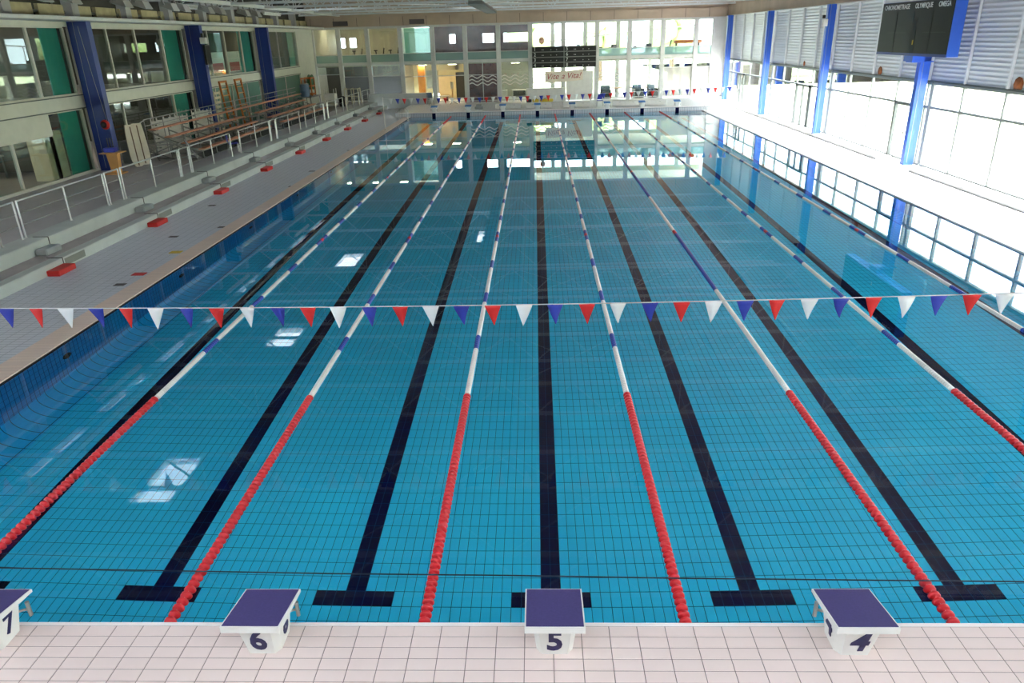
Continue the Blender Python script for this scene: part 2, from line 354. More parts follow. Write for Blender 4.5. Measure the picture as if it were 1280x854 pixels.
# --- ceiling
SKYL = [(-14.9, -13.5, 14.6, 17.4), (-14.9, -13.5, 27.7, 30.2), (-14.9, -13.5, 41.3, 44.4), (-5.9, -4.5, 47.0, 50.2),
        (-17, -9, -8.4, -4.2), (-6.5, 2.5, -8.4, -4.2), (4, 11.5, -8.4, -4.2), (-5.9, -4.5, 0, 3.0), (-14.9, -13.5, 0, 3.0), (3.1, 4.5, 0, 3.0)]  # unseen roof lights over gallery and near deck, added to let more light in
SKYL += [(-19.55, -18.95, 5.2+5.05*k+.7, 5.2+5.05*k+4.4) for k in range(-2, 10)]
xs = sorted({-27.0, 15.0}|{a for s in SKYL for a in s[:2]}); ys = sorted({-9.2, 67.0}|{a for s in SKYL for a in s[2:]})
ce = MB()
for xa, xb in zip(xs, xs[1:]):
    for ya, yb in zip(ys, ys[1:]):
        if any(s[0] <= xa and xb <= s[1] and s[2] <= ya and yb <= s[3] for s in SKYL): continue
        ce.box(xa, xb, ya, yb, ZC, ZC+.25)
ce = struct('ceiling', ce, 'ceiling_panel', 'pale steel deck ceiling with skylights over the hall', 'ceiling')
for k, (a, b, c, d) in enumerate(SKYL):
    t = tag(MB().box(a, b, c, d, ZC+.2, ZC+.23).build('window_%d' % (60+k), 'skylight_sheet' if a > -19.3 else 'skylight_grey'), 'white translucent roof light set in the pale ceiling, unseen ones added for light', 'skylight', 'roof lights', 'structure')
    fr = MB()
    for x in (a, b): fr.box(x-.04, x+.04, c, d, ZC-.06, ZC+.3)
    for y in (c, d): fr.box(a, b, y-.04, y+.04, ZC-.06, ZC+.3)
    fr.build('frame', 'truss_white', t)
# trusses across the hall
for k, y in enumerate(np.arange(5.2, 58, 5.05)):
    t = thing('roof_truss', 'white lattice steel roof truss spanning across the pool hall', 'roof truss', (-2.75, y, 7.15), 'roof trusses under the ceiling')
    x0, x1 = XL-.2+2.75, XR+2.75; zt = 1.3
    MB().bar((x0, 0, 0), (x1, 0, 0), .10, .12).build('bottom_chord', 'truss_white', t)
    MB().bar((x0, 0, zt), (x1, 0, zt), .12, .12).build('top_chord', 'truss_white', t)
    wb = MB(); n = 12
    for i in range(n):
        a = x0+(x1-x0)*i/n; b = x0+(x1-x0)*(i+1)/n; mdl = (a+b)/2
        wb.bar((a, 0, 0), (mdl, 0, zt), .05, .05, (0, 1, 0)); wb.bar((mdl, 0, zt), (b, 0, 0), .05, .05, (0, 1, 0))
        if i % 2 == 0: wb.bar((mdl, 0, 0), (mdl, 0, zt), .04, .04, (0, 1, 0))
    wb.build('lattice', 'truss_white', t)
for k, x in enumerate((-16.2, -11.5, -6.9, -2.3, 2.3, 6.9, 11.0)):
    t = thing('roof_purlin', 'grey steel purlin running lengthwise under the ceiling', 'purlin', (x, 25, 8.53), 'purlins under the ceiling')
    MB().box(-.06, .06, -33, 33, -.08, .06).build('flange', 'purlin_grey', t); MB().box(-.1, .1, -33, 33, -.10, -.08).build('lip', 'purlin_grey', t)
for k, (xa, xb) in enumerate(((-11.5, -6.9), (-6.9, -2.3), (-2.3, 2.3), (2.3, 6.9))):   # horizontal wind bracing rods
    t = thing('wind_brace', 'thin white crossed bracing rods between the roof trusses', 'bracing', (0, 0, 7.2), 'wind bracing rods')
    for j in range(4):
        y0 = 10.25+10.1*j
        MB().tube((xa, y0, 0), (xb, y0+5.05, 0), .022, 5).tube((xb, y0, .05), (xa, y0+5.05, .05), .022, 5).build('rod', 'truss_white', t)
# --- left wall
wl_ = MB(); wl_.box(XL-.3, XL, -8, 13.6, 3.08, 3.58); wl_.box(XL-.3, XL, 14.6, 53.6, 3.08, 3.58); wl_.box(XL-.3, XL, -9, YF, 6.02, 6.2)
wl_.box(XL-.3, XL, 53.6, YF, ZT, 6.02); wl_.box(XL-.3, XL, 13.6, 14.6, ZT, 6.02); wl_.box(XL-.3, XL, -9, -8, ZT, 6.02); wl_.box(XL-.3, XL, 14.6, 22.3, 2.32, 3.08); wl_.box(XL-.3, XL, 14.6, 53.6, ZT, ZT+.03)
wl_ = struct('wall_left', wl_, 'band_beige', 'beige spandrel wall between the two window rows behind the bleachers', 'wall')
for z in (3.08, 3.56): MB().box(XL, XL+.05, 14.6, 53.6, z-.02, z+.015).build('drip_edge', 'frame_dark', wl_)
lg = struct('trim_3', MB().bbox(XL-.3, -18.15, -9, YF, 6.19, 6.33, .02), 'ledge_white', 'long white gutter ledge above the blue columns', 'ledge')
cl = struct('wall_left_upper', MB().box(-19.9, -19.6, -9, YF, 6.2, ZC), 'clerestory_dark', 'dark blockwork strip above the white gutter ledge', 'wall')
for k in range(24):
    y = 14.2+1.9*k; MB().bbox(-19.6, -19.45, y, y+1.55, 6.34, 6.8, .01).build('block', 'block_beige', cl)
for k in range(10): MB().box(-19.6, -19.2, 17.3+4.05*k, 17.75+4.05*k, 6.3, 7.5).build('stub_column', 'purlin_grey', cl)
# left windows
YC = [14.5, 24.6, 34.7, 44.8]
def window(n, axis, pos, a0, a1, z0, z1, muls, trs, glass, fm, label, cat='window', th=.07, skip=(), dep=.12, panes=None):
    """glazed screen: frame + each pane. axis 'x': plane x=pos along y; axis 'y': plane y=pos along x"""
    t = thing('window_%d' % n, label, cat, ((pos, (a0+a1)/2, z0) if axis == 'x' else ((a0+a1)/2, pos, z0))); t['kind'] = 'structure'
    ox, oy, oz = t.location
    def bx(mb, u0, u1, w0, w1, d=dep):
        if axis == 'x': mb.box(-d/2, d/2, u0-oy, u1-oy, w0-oz, w1-oz)
        else: mb.box(u0-ox, u1-ox, -d/2, d/2, w0-oz, w1-oz)
    us = [a0]+list(muls)+[a1]; zs = [z0]+list(trs)+[z1]
    fr = MB()
    for q in (z0, z1): bx(fr, a0, a1, q-th/2, q+th/2)
    for q in (a0, a1): bx(fr, q-th/2, q+th/2, z0+th/2, z1-th/2)
    fr.build('frame', fm, t)
    for q in muls: mb = MB(); bx(mb, q-th/2, q+th/2, z0+th/2, z1-th/2, dep*.9); mb.build('mullion', fm, t)
    for q in trs: mb = MB(); bx(mb, a0+th/2, a1-th/2, q-th/2, q+th/2, dep*.85); mb.build('transom', fm, t)
    for i in range(len(us)-1):
        for j in range(len(zs)-1):
            if (i, j) in skip: continue
            g = panes.get((i, j), glass) if panes else glass
            mb = MB(); bx(mb, us[i]+th/2, us[i+1]-th/2, zs[j]+th/2, zs[j+1]-th/2, .012); mb.build('pane', g, t)
    return t
window(1, 'x', XL-.1, 14.9, 24.55, 3.6, 6.0, (17.35, 19.85, 22.36), (), 'glass_left', 'frame_beige', 'upper left glazing with teal end panel nearest the red cable reel column')
window(2, 'x', XL-.1, 24.95, 34.65, 3.6, 6.0, (27.57, 29.9, 32.42), (), 'glass_left', 'frame_beige', 'upper left glazing above the white loungers with green reflections')
window(3, 'x', XL-.1, 35.05, 44.75, 3.6, 6.0, (37.75, 40.07, 42.6), (), 'glass_left', 'frame_beige', 'upper left glazing with two red and white posters behind it')
window(4, 'x', XL-.1, 45.15, 53.6, 3.6, 6.0, (49.5,), (), 'glass_left', 'frame_beige', 'upper left glazing ending at the beige corner pier')
window(5, 'x', XL-.1, 14.9, 22.3, ZT+.06, 2.3, (17.5, 20.06), (), 'glass_left', 'frame_beige', 'ground floor sliding glass doors beside the pale cabinet')
window(6, 'x', XL-.1, 22.3, 24.55, ZT+.06, 3.05, (), (), 'glass_left', 'frame_beige', 'narrow ground floor glazing in front of the pale cabinet')
window(7, 'x', XL-.1, 24.95, 34.65, ZT+.06, 3.05, (27.64, 30.0, 32.47), (), 'glass_left', 'frame_beige', 'ground floor glazing behind the stacked white loungers')
window(8, 'x', XL-.1, 35.05, 44.75, ZT+.06, 3.05, (37.6, 40.05, 42.5), (), 'glass_green', 'frame_beige', 'pale green frosted ground floor glazing behind the wooden ladders')
window(9, 'x', XL-.1, 45.15, 53.6, ZT+.06, 3.05, (47.6, 50.1), (), 'glass_green', 'frame_beige', 'pale green frosted ground floor glazing near the corner pier')
tp = MB()
k = 0
for (a, b, z0, z1) in ((23.4, 24.5, 3.6, 6.0), (23.35, 24.5, ZT, 3.05), (33.0, 34.5, 3.6, 6.0), (32.7, 34.4, ZT, 3.05), (42.7, 44.6, 3.6, 6.0), (52.3, 53.6, 3.6, 6.0)):
    struct('trim_%d' % (10+k), MB().bbox(XL-.32, XL-.26, a, b, z0, z1, .01), 'teal', 'teal green upright panel behind the left glazing at a blue column', 'panel')['group'] = 'teal panels'; k += 1
# rooms behind the left wall
rm = MB(); rm.box(-26.3, -26, 12, 21, ZT, ZC); rm.box(-26.3, -26, 22, 67, ZT, ZC); rm.box(-26.3, -26, 21, 22, ZT, 3.9); rm.box(-26.3, -26, 21, 22, 5.6, ZC); rm.box(-26.3, -26, -9, 12, 3.1, 3.9); rm.box(-26.3, -26, -9, 12, 6.4, ZC); rm.box(-26.3, -26, -9, -8, ZT, ZC)  # near end left open, out of view, to bring in daylight
window(17, 'x', XL-.1, -8, 13.6, 3.6, 6.0, [-8+2.4*k for k in range(1, 9)], (), 'glass', 'frame_beige', 'unseen upper left glazing added for light beside the spectator gallery')  # unseen glazing added along the near end for light from the left
window(18, 'x', XL-.1, -8, 13.6, ZT+.06, 3.05, [-8+2.4*k for k in range(1, 9)], (), 'glass', 'frame_beige', 'unseen ground floor left glazing added for light beside the starting block deck')
struct('wall_left_rooms', rm, 'room_wall', 'dim back wall of the rooms behind the left glazing', 'wall')
struct('floor_mezzanine', MB().box(-26, XL-.3, -9, YF, 3.1, 3.5), 'room_floor', 'upper storey floor of the rooms behind the left glazing', 'floor')
for k, y in enumerate((24.75, 34.85, 44.95)):
    struct('wall_partition_%d' % (k+1), MB().box(-26, XL-.35, y-.08, y+.08, ZT, 6.9), 'room_dark', 'dark partition wall between the rooms behind the left glazing', 'wall')['group'] = 'room partitions'
struct('ceiling_rooms', MB().box(-26, XL-.3, -9, YF, 6.5, 6.6), 'room_dark', 'dark ceiling of the rooms behind the left glazing', 'ceiling')
# --- right wall
sh = MB()
pf = []
z = 3.28; amp = .014
while z < 6.3: pf += [(XR, z), (XR+amp, z+.05), (XR+amp, z+.09), (XR, z+.14)]; z += .15
pf += [(XR+.15, z), (XR+.15, 3.28)]
sh.prism(pf, 'y', -9, YF); wr = struct('wall_right', sh, 'metal_sheet', 'ribbed silver metal cladding above the right hand windows', 'wall')
MB().box(XR-.04, XR+.1, -9, YF, 3.18, 3.28).build('head_beam', 'frame_dark', wr)
MB().box(XR, XR+.25, -9, YF, 6.3, ZC).build('upper_cladding', 'beam_conc', wr); MB().box(XR-.08, XR+.02, -9, YF, 6.28, 6.34).build('flashing', 'ledge_white', wr)
MY = [19.93+2.515*k for k in range(-11, 16)]
for y in MY:
    MB().bbox(XR-.09, XR+.0, y-.05, y+.05, 3.28, 6.28, .01).build('batten', 'batten', wr)
for px, py, s in ((1005, 80, .28), (1100, 88, .4), (1270, 118, .5)):
    p = at(px, py, x=XR-.02); MB().lathe([(0.0, 0), (s*.5, 0), (s*.5, .012), (0, .012)], ax='x', n=9).build('rust_patch', 'rust', wr, (XR-.02, p[1], 3.42))
MB().box(XR-.1, XR+.3, -9, -5.6, 0, 3.2).build('pier', 'wall_plain', wr); MB().box(XR-.05, XR+.3, 57.6, YF+.3, 0, 3.2).build('corner_pier', 'frame_white', wr)
CY = [4.4, 14.5, 24.6, 34.7, 44.8, 54.9]
prev = -5.6
for k, c in enumerate(CY+[57.6]):
    us = [y for y in MY if prev+.3 < y < c-.3]
    lb = ['right hand glazing bay far behind the starting blocks', 'right hand glazing bay above the numbered block deck', 'tall right hand glazing before the scoreboard column',
          'right hand glazing with a door beside the scoreboard column', 'right hand glazing with a narrow double door between two blue columns', 'right hand glazing beyond the farthest blue column', 'right hand corner glazing meeting the far wall'][k]
    window(20+k, 'x', XR, prev+.06, c-.06, .16, 3.18, us, (2.32,), 'glass', 'frame_right', lb, th=.085)
    prev = c
dk = 0
for a, b, dbl in ((25.1, 27.3, 0), (37.6, 39.8, 1), (51.3, 53.0, 1)):
    t = thing('door_%d' % (dk+1), ['grey framed glass door behind the scoreboard column', 'narrow grey double glass door between the blue columns', 'grey framed glass double door near the far corner'][dk], 'door', (XR-.07, (a+b)/2, .16)); t['kind'] = 'structure'; dk += 1
    h = (b-a)/2; fr = MB(); fr.box(-.06, .06, -h, -h+.11, 0, 2.2).box(-.06, .06, h-.11, h, 0, 2.2).box(-.06, .06, -h, h, 2.08, 2.2); fr.build('frame', 'frame_dark', t)
    if dbl: MB().box(-.05, .05, -.06, .06, 0, 2.08).build('meeting_stile', 'frame_dark', t)
    MB().box(-.1, -.06, -.1, -.07, .95, 1.1).build('handle', 'black', t)
# --- far wall
FX = [-19.26, -17.12, -14.79, -12.14, -9.56, -6.96, -4.30, -1.74, .88, 3.56, 6.13, 8.76, 11.36, 13.56]
wf = MB(); wf.box(XL, XR, YF-.12, YF+.2, 3.42, 3.60); wf.box(XL, XR, YF-.12, YF+.2, 6.14, 6.28)
wf = struct('wall_far', wf, 'frame_white', 'white two storey far wall grid holding the glazing', 'wall')
for i, x in enumerate(FX):
    MB().box(x-.16, x+.16, YF-.16, YF+.2, ZE if x > -12 else ZT, 6.14).build('pillar', 'frame_white', wf)
MB().box(12.6, XR, YF-.14, YF+.1, ZE, 6.2).build('corner_panel', 'frame_white', wf)
bm_ = struct('trim_4', MB().box(XL-.5, XR+.2, YF-.1, YF+.4, 6.28, 6.95), 'beam_conc', 'stained concrete ring beam over the far glazing', 'beam')
for k in range(18): MB().box(XL+1.85*k, XL+1.85*k+.03, YF-.112, YF-.1, 6.3, 6.95).build('panel_joint', 'vent_dark', bm_)
for px, pw in ((425, 20), (521, 20)):
    p = at(px, 27, y=YF-.12); MB().box(p[0]-.6, p[0]+.6, YF-.15, YF-.1, 6.36, 6.72).build('vent_grille', 'vent_dark', bm_)
MB().box(XL-.5, XR+.2, YF, YF+.3, 6.95, ZC).build('upper_panel', 'beam_conc', bm_)
FL = ['glazing bay over the dark doorway beside the bleachers', 'glazing bay behind the white barrier rack', 'glazing bay with a frosted grey lower pane beside the parapet', 'glazing bay with the orange pillar behind it', 'glazing bay with the dark doorway and sign stand',
      'glazing bay with mauve panels and white wave bands', 'glazing bay showing a bright room behind wave bands', 'glazing bay behind the left half of the results board', 'glazing bay behind the right half of the results board',
      'bright glazing bay with wave bands beside the results board', 'bright glazing bay with dark seats behind it', 'glazing bay with a large frosted lower pane next to dark seats', 'glazing bay with a frosted lower pane at the corner']
for i in range(13):
    a, b = FX[i]+.16, FX[i+1]-.16
    zb = ZE+.15 if i > 2 else ZT+.05
    low = 'glass_far'
    pn = {}
    window(30+2*i, 'y', YF, a, b, 3.6, 6.14, (), (4.2,), 'glass_far', 'frame_white', 'upper far '+FL[i], th=.05, panes={(0, 0): 'glass_parapet'})
    if i in (1, 2): trs, pn = (2.55,), {(0, 0): 'glass_frost_grey'}
    elif i in (11, 12): trs, pn = (2.65,), {(0, 0): 'glass_frost'}
    elif i == 0: trs = (2.75,)
    elif i in (3, 4, 5): trs = (2.45,)
    else: trs = ()
    mu = ((a+b)/2,) if i == 5 else ()
    window(31+2*i, 'y', YF, a, b, zb, 3.42, mu, trs, 'glass_far', 'frame_white', 'lower far '+FL[i], th=.06, panes=pn, skip=((0, 0),) if i in (0, 4) else ())
# white wave bands stuck on the lower panes
for i in (5, 6, 7, 9):
    a, b = FX[i]+.22, FX[i+1]-.22
    t = thing('wave_decal', 'three white zigzag wave bands on the far glass '+{5: 'before the mauve panels', 6: 'before the office desks', 7: 'behind the cloth banner', 9: 'before the tan tables'}[i], 'decal', ((a+b)/2, YF-.03, 1.75), 'wave bands on the far glass')
    for j in range(3):
        mb = MB(); n = 36; hw = (b-a)/2; top = []; bot = []
        for q in range(n+1):
            x = -hw+2*hw*q/n; zz = .09*math.sin((x+hw)*2*math.pi/.85)+j*.27; top.append((x, zz+.04)); bot.append((x, zz-.04))
        mb.prism(top+bot[::-1], 'y', -.004, .004); mb.build('wave_band', 'float_white', t)
# rooms behind the far wall
YR = YF+7.5
rw = MB()
rw.box(-26, FX[7], YR, YR+.2, ZT, 3.4); rw.box(-17.4, FX[3], YR, YR+.2, 3.5, 6.9); rw.box(-26, -19.0, YR, YR+.2, 3.5, 6.9); rw.box(-19, -17.4, YR, YR+.2, 5.5, 6.9); rw.box(-19, -17.4, YR, YR+.2, 3.5, 4.7); rw.box(-18.4, -18.0, YR, YR+.2, 4.7, 5.5)
rw.box(FX[7], 14, YR, YR+.2, 6.3, 6.9); rw.box(FX[7], 14, YR, YR+.2, 3.0, 3.6)
rw = struct('wall_far_rooms', rw, 'room_wall', 'beige back wall of the rooms behind the far glazing', 'wall')
for x in (.2, 3.1, 6.0, 8.9, 11.8): MB().box(x-.18, x+.18, YR-.1, YR+.2, ZE, 6.3).build('pillar', 'purlin_grey', rw)
mv = MB(); mv.box(FX[4]-.4, FX[7], YF+3.5, YF+3.6, 3.5, 4.85); mv.box(FX[4]-.4, FX[7], YF+3.5, YF+3.6, 5.55, 6.75); mv.box(FX[4]-.4, FX[4]+1.0, YF+3.5, YF+3.6, 4.85, 5.55); mv.box(FX[4]+1.5, FX[5]+1.2, YF+3.5, YF+3.6, 4.85, 5.55); mv.box(FX[6]-.5, FX[6]+.3, YF+3.5, YF+3.6, 4.85, 5.55)
struct('wall_mauve', mv, 'mauve', 'mottled mauve mural wall behind the upper far glazing', 'wall')
struct('wall_mauve_lower', MB().box(FX[5], FX[6], YF+.9, YF+1.0, ZE, 3.4), 'mauve', 'mottled mauve panel behind the lower far glazing', 'wall')
yw = MB(); yw.box(FX[3], FX[4]-.9, YF+5, YF+5.1, ZE, 1.2); yw.box(FX[3], FX[5]-1.1, YF+5, YF+5.1, 2.7, 3.4); yw.box(FX[4]-.3, FX[5]-1.4, YF+5, YF+5.1, ZE, 2.7); yw.box(FX[3], FX[3]+1.2, YF+5, YF+5.1, 1.2, 2.7); yw.box(FX[5]-1.4, FX[5], YF+5, YF+5.1, 2.5, 3.4)
struct('wall_doorway', MB().box(FX[4], FX[5], YF+6, YF+6.1, ZE, 3.3), 'room_dark', 'dark wall behind the doorway with the sign stand', 'wall')
struct('wall_yellow', yw, 'room_yellow', 'warm yellow wall of the lit room behind the orange pillar', 'wall')
for k, (x, z0, z1, d) in enumerate(((FX[3], ZT, 6.8, 7.4), (FX[5], ZT, 3.4, 7.4), (FX[7], 3.5, 6.8, 3.4), (FX[0], ZT, 6.8, 7.4))):
    struct('wall_partition_%d' % (k+5), MB().box(x-.08, x+.08, YF+.25, YF+d, z0, z1), 'room_wall', 'beige partition wall between the rooms behind the far glazing', 'wall')['group'] = 'far room partitions'
struct('floor_far_mezzanine', MB().box(-26, XR+.5, YF+.2, YR, 3.3, 3.5), 'room_wall', 'upper storey floor slab behind the far glazing', 'floor')
struct('ceiling_far_rooms', MB().box(-26, XR+.5, YF+.4, YR+.2, 6.75, 6.85), 'wall_plain', 'white ceiling of the upper rooms behind the far glazing', 'ceiling')
struct('trim_5', MB().box(FX[3]+.2, FX[4]-.2, YF+.8, YF+.86, 3.6, 6.1), 'glass_green', 'green glass screen behind the upper far glazing', 'panel')
struct('wall_far_dark', MB().box(-26, FX[3]-.1, YF+3, YF+3.1, ZT, 3.4), 'room_dark', 'dark wall behind the open doorway beside the bleachers', 'wall')
struct('wall_lamp_room', MB().box(FX[5]+.1, FX[7], YF+6, YF+6.1, ZE, 3.3), 'room_wall', 'beige wall at the back of the bright lower room behind wave bands', 'wall')
# --- behind the camera
struct('wall_near', MB().box(-26.3, 15, YB-.3, YB, -.3, ZC), 'wall_plain', 'plain pale wall behind the spectator gallery', 'wall')
struct('floor_gallery', MB().box(-19.5, 13.6, YB, -3.7, 3.3, 3.55), 'terrace', 'spectator gallery slab above the starting block deck', 'floor')
struct('wall_gallery', MB().box(-19.5, 13.6, -3.95, -3.7, -.3, 3.3), 'wall_plain', 'pale wall under the spectator gallery', 'wall')
# --- outside
struct('ground_outside', MB().box(14.5, 160, -120, 200, -.6, -.45).box(-120, -26.4, -120, 200, -.6, -.45).box(-26.4, 14.5, YR+.25, 200, -.6, -.45).box(-26.4, 14.5, -120, -9.4, -.6, -.45), 'paving', 'bright paving outside the hall', 'ground')
struct('ground_lawn', MB().box(19, 58, -60, 150, -.46, -.42).box(-40, 58, 82, 150, -.46, -.42), 'grass', 'pale dry lawn outside the windows', 'ground')
hl = MB(); n_ = 14
for q in range(n_):
    a0_, a1_ = -60+15*q, -60+15*(q+1); h0, h1 = 5+1.5*math.sin(q*1.3), 5+1.5*math.sin((q+1)*1.3)
    hl.add([(58, a0_, -.5), (58, a1_, -.5), (95, a1_, h1), (95, a0_, h0)], [(0, 1, 2, 3)])
struct('hill_outside', hl, 'grass', 'pale green hillside beyond the lawn', 'hill')

# ================================================================== THINGS
# --- blue columns
def column(loc, sx, sy, h, m, label, grp=None):
    t = thing('blue_column', label, 'column', loc, grp)
    # welded box section: two flanges and side webs set back a little
    MB().box(0, sx, 0, sy, 0, h).build('shaft', m, t)
    MB().bbox(-.02, sx+.02, -.02, sy+.02, 0, .02, .005).build('base_plate', m, t)
    MB().box(sx*.30, sx*.30+.012, -.006, 0, .1, h).build('seam', 'steel_dull', t)
    return t
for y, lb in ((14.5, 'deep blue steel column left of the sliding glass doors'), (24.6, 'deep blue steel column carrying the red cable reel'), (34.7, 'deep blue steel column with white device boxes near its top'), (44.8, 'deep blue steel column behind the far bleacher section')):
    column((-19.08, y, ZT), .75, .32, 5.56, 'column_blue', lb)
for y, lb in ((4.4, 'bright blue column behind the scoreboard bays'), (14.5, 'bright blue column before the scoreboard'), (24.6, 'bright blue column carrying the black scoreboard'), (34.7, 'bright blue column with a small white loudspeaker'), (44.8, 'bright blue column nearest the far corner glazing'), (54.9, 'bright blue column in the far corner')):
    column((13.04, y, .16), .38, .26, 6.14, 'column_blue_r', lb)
# --- starting blocks
def start_block(near=True, digit=None, label='', loc=(0, 0, 0), rz=0, group=None, pad='pad_navy'):
    t = thing('starting_block', label, 'starting block', loc, group, rz)
    # local: +y towards water, z=0 deck
    y0, y1, z0, z1, th = -.50, .07, .43, .33, .065
    pf_ = MB().prism([(y0, z0-th), (y1, z1-th*.45), (y1, z1), (y0, z0)], 'x', -.25, .25).build('platform', 'fibreglass', t)
    s = (z1-z0)/(y1-y0); e = .012
    MB().prism([(y0+e, z0+s*e), (y1-e, z1-s*e), (y1-e, z1-s*e+.004), (y0+e, z0+s*e+.004)], 'x', -.25+e, .25-e).build('grip_pad', pad, pf_)
    bot = [(-.11, -.36), (.11, -.36), (.155, -.30), (.155, -.10), (.11, -.04), (-.11, -.04), (-.155, -.10), (-.155, -.30)]
    top = [(-.14, -.44), (.14, -.44), (.19, -.37), (.19, -.04), (.14, .03), (-.14, .03), (-.19, -.04), (-.19, -.37)]
    def ztop(y): return z0-th+(y-y0)*((z1-th*.45)-(z0-th))/(y1-y0)-.002
    vs = [(x, y, 0) for x, y in bot]+[(x, y, ztop(y)) for x, y in top]
    MB().add(vs, [tuple(range(7, -1, -1)), tuple(range(8, 16))]+[(i, (i+1) % 8, 8+(i+1) % 8, 8+i) for i in range(8)]).build('pedestal', 'fibreglass', t)
    for sx in (-1, 1):
        gr = MB(); gr.tube((sx*.215, 0.01, .08), (sx*.215, 0.01, .235), .018, 10)
        gr.path([(sx*.13, -.06, .17), (sx*.17, .0, .15), (sx*.215, .01, .15)], .012, 8)
        gr.build('backstroke_grip', 'steel', t)
    if digit:
        # rear face leans: from (y=-.36,z=0) to (y=-.44,z=ztop)
        zt = ztop(-.44); ey = Vector((0, -.08, zt)).normalized()
        text('number', digit, .36, 'digit_navy', t, frame3((0, -.36-.08*.5-.002, zt*.5), (1, 0, 0), ey), bold=.010, shear=.12 if digit in '4' else 0, sx=.82)
        for sx in (-1, 1):
            ex = Vector((0, 1, 0)) if sx > 0 else Vector((0, -1, 0)); ey = Vector((sx*.035, 0, zt)).normalized()
            text('number', digit, .28, 'digit_navy', t, frame3((sx*(.155+.035*.6+.001), -.2, zt*.5), ex, ey), bold=.007, sx=.9)
    return t
for d, x, lb in (('7', -6.30, 'white starting block bearing the number seven on its pedestal'), ('6', -3.80, 'white starting block bearing the number six on its pedestal'), ('5', -1.26, 'white starting block bearing the number five on its pedestal'), ('4', 1.27, 'white starting block bearing the number four on its pedestal'), ('3', 3.77, 'white starting block bearing the number three on its pedestal'), ('8', -8.8, 'white starting block bearing the number eight on its pedestal')):
    start_block(True, d, lb, (x, 0, ZE))
fb = start_block(False, None, 'small white starting block with sky blue top on the far end wall', (-8.72, PL+.02, ZE+.02), math.pi, 'far starting blocks', 'pad_blue')
for k in range(1, 8): dup(fb, (-8.75+2.5*k, PL+.02, ZE+.02))
# --- lane ropes
def ring_prof(y0, y1, ro, ri, pitch):
    pr = []; n = max(1, int(round((y1-y0)/pitch))); p = (y1-y0)/n
    for i in range(n):
        a = y0+i*p; pr += [(ri, a), (ro, a+p*.15), (ro, a+p*.75), (ri, a+p*.9)]
    return pr
disc = MB().lathe([(.014, -.044), (.016, -.030), (.050, -.027), (.060, -.012), (.060, .010), (.050, .020), (.018, .024), (.014, .044)], ax='y', n=14).mesh('float_disc'); disc.materials.append(MATS['float_red'])
def bands(r):
    out = []
    if r == 4:
        segs = [(5.2, 10.1, 'w'), (10.1, 15, 'b'), (15, 15.35, 'r'), (15.35, 20.1, 'w'), (20.1, 25, 'b'), (25, 25.3, 'r'), (25.3, 30, 'b'), (30, 34.7, 'w'), (34.7, 35, 'r'), (35, 40, 'b'), (40, 44.8, 'w')]
        return segs
    y = 5.2; k = 3
    while True:
        c = 2.5*k
        if c > 44.9: out.append((y, 44.8, 'w')); break
        b0, b1 = c-.5, c+.12
        out.append((y, b0, 'w'))
        if c in (15.0, 25.0, 35.0): out += [(b0, c-.05, 'b'), (c-.05, c+.18, 'r'), (c+.18, c+.55, 'b')]; y = c+.55
        else: out.append((b0, b1, 'b')); y = b1
        k += 1
    return out
RL = ['lane rope left of the block bearing seven', 'lane rope running between the blocks bearing seven and six', 'lane rope running between the blocks bearing six and five', 'lane rope running between the blocks bearing five and four', 'lane rope with long navy stretches beside the block bearing four', 'lane rope between lanes 2 and 3 nearer the windows', 'outermost lane rope beside the sunlit window deck']
CM = {'w': 'float_white', 'b': 'float_blue', 'r': 'float_red'}
for r in range(7):
    x = (r-3)*2.5
    t = thing('lane_rope', 'red ended '+RL[r], 'lane rope', (x, 0, 0), 'lane ropes')
    MB().tube((0, .0, .02), (0, PL, .02), .008, 6).build('cable', 'cord', t)
    for k in range(58): link('float_disc', disc, t, (0, .06+k*.0888, .012))
    for a, b, c in bands(r):
        pitch = .062 if a < 22 else .2
        MB().lathe(ring_prof(a, b, .046, .034 if a < 22 else .046, pitch), ax='y', n=10 if a < 22 else 8).build({'w': 'white_floats', 'b': 'blue_floats', 'r': 'red_floats'}[c], CM[c], t, (0, 0, .012))
    MB().lathe(ring_prof(44.8, 49.9, .055, .03, .066), ax='y', n=10).build('red_floats', 'float_red', t, (0, 0, .012))
# thin cord floating across the lanes
tc_ = thing('floating_cord', 'thin dark cord lying across the water in front of the blocks', 'cord', (-1.7, .9, .012))
MB().path([(-8.8, .17, .075), (-5.5, .13, .075), (-1.8, .03, .075), (0, 0, .075), (1.7, -.045, .075), (5.1, -.10, .075), (12.2, -.16, .075)], .007, 6).build('line', 'cord_dark', tc_)
# --- backstroke flag lines
def flag_mesh(wd, ht, m, cv):
    mb = MB(); n = 5; rows = []
    for j in range(n+1):
        t = j/n; hw = wd/2*(1-t)+.004; b = cv*math.sin(t*2.2)
        rows.append([(-hw+cv*.6*t*t, b, -ht*t), (cv*.6*t*t, b+cv*.3, -ht*t), (hw+cv*.6*t*t, b, -ht*t)])
    f = [p for r in rows for p in r]; k = len(f); vs = f+[(p[0], p[1]+.004, p[2]) for p in f]; fs = []
    for j in range(n):
        for i in range(2):
            a = j*3+i; fs.append((a, a+3, a+4, a+1)); fs.append((k+a, k+a+1, k+a+4, k+a+3))
        fs.append((j*3, k+j*3, k+j*3+3, j*3+3)); fs.append((j*3+2, j*3+5, k+j*3+5, k+j*3+2))
    fs.append((0, 1, k+1, k)); fs.append((1, 2, k+2, k+1))
    mb.add(vs, fs, True); me = mb.mesh('pennant'); me.materials.append(MATS[m]); return me
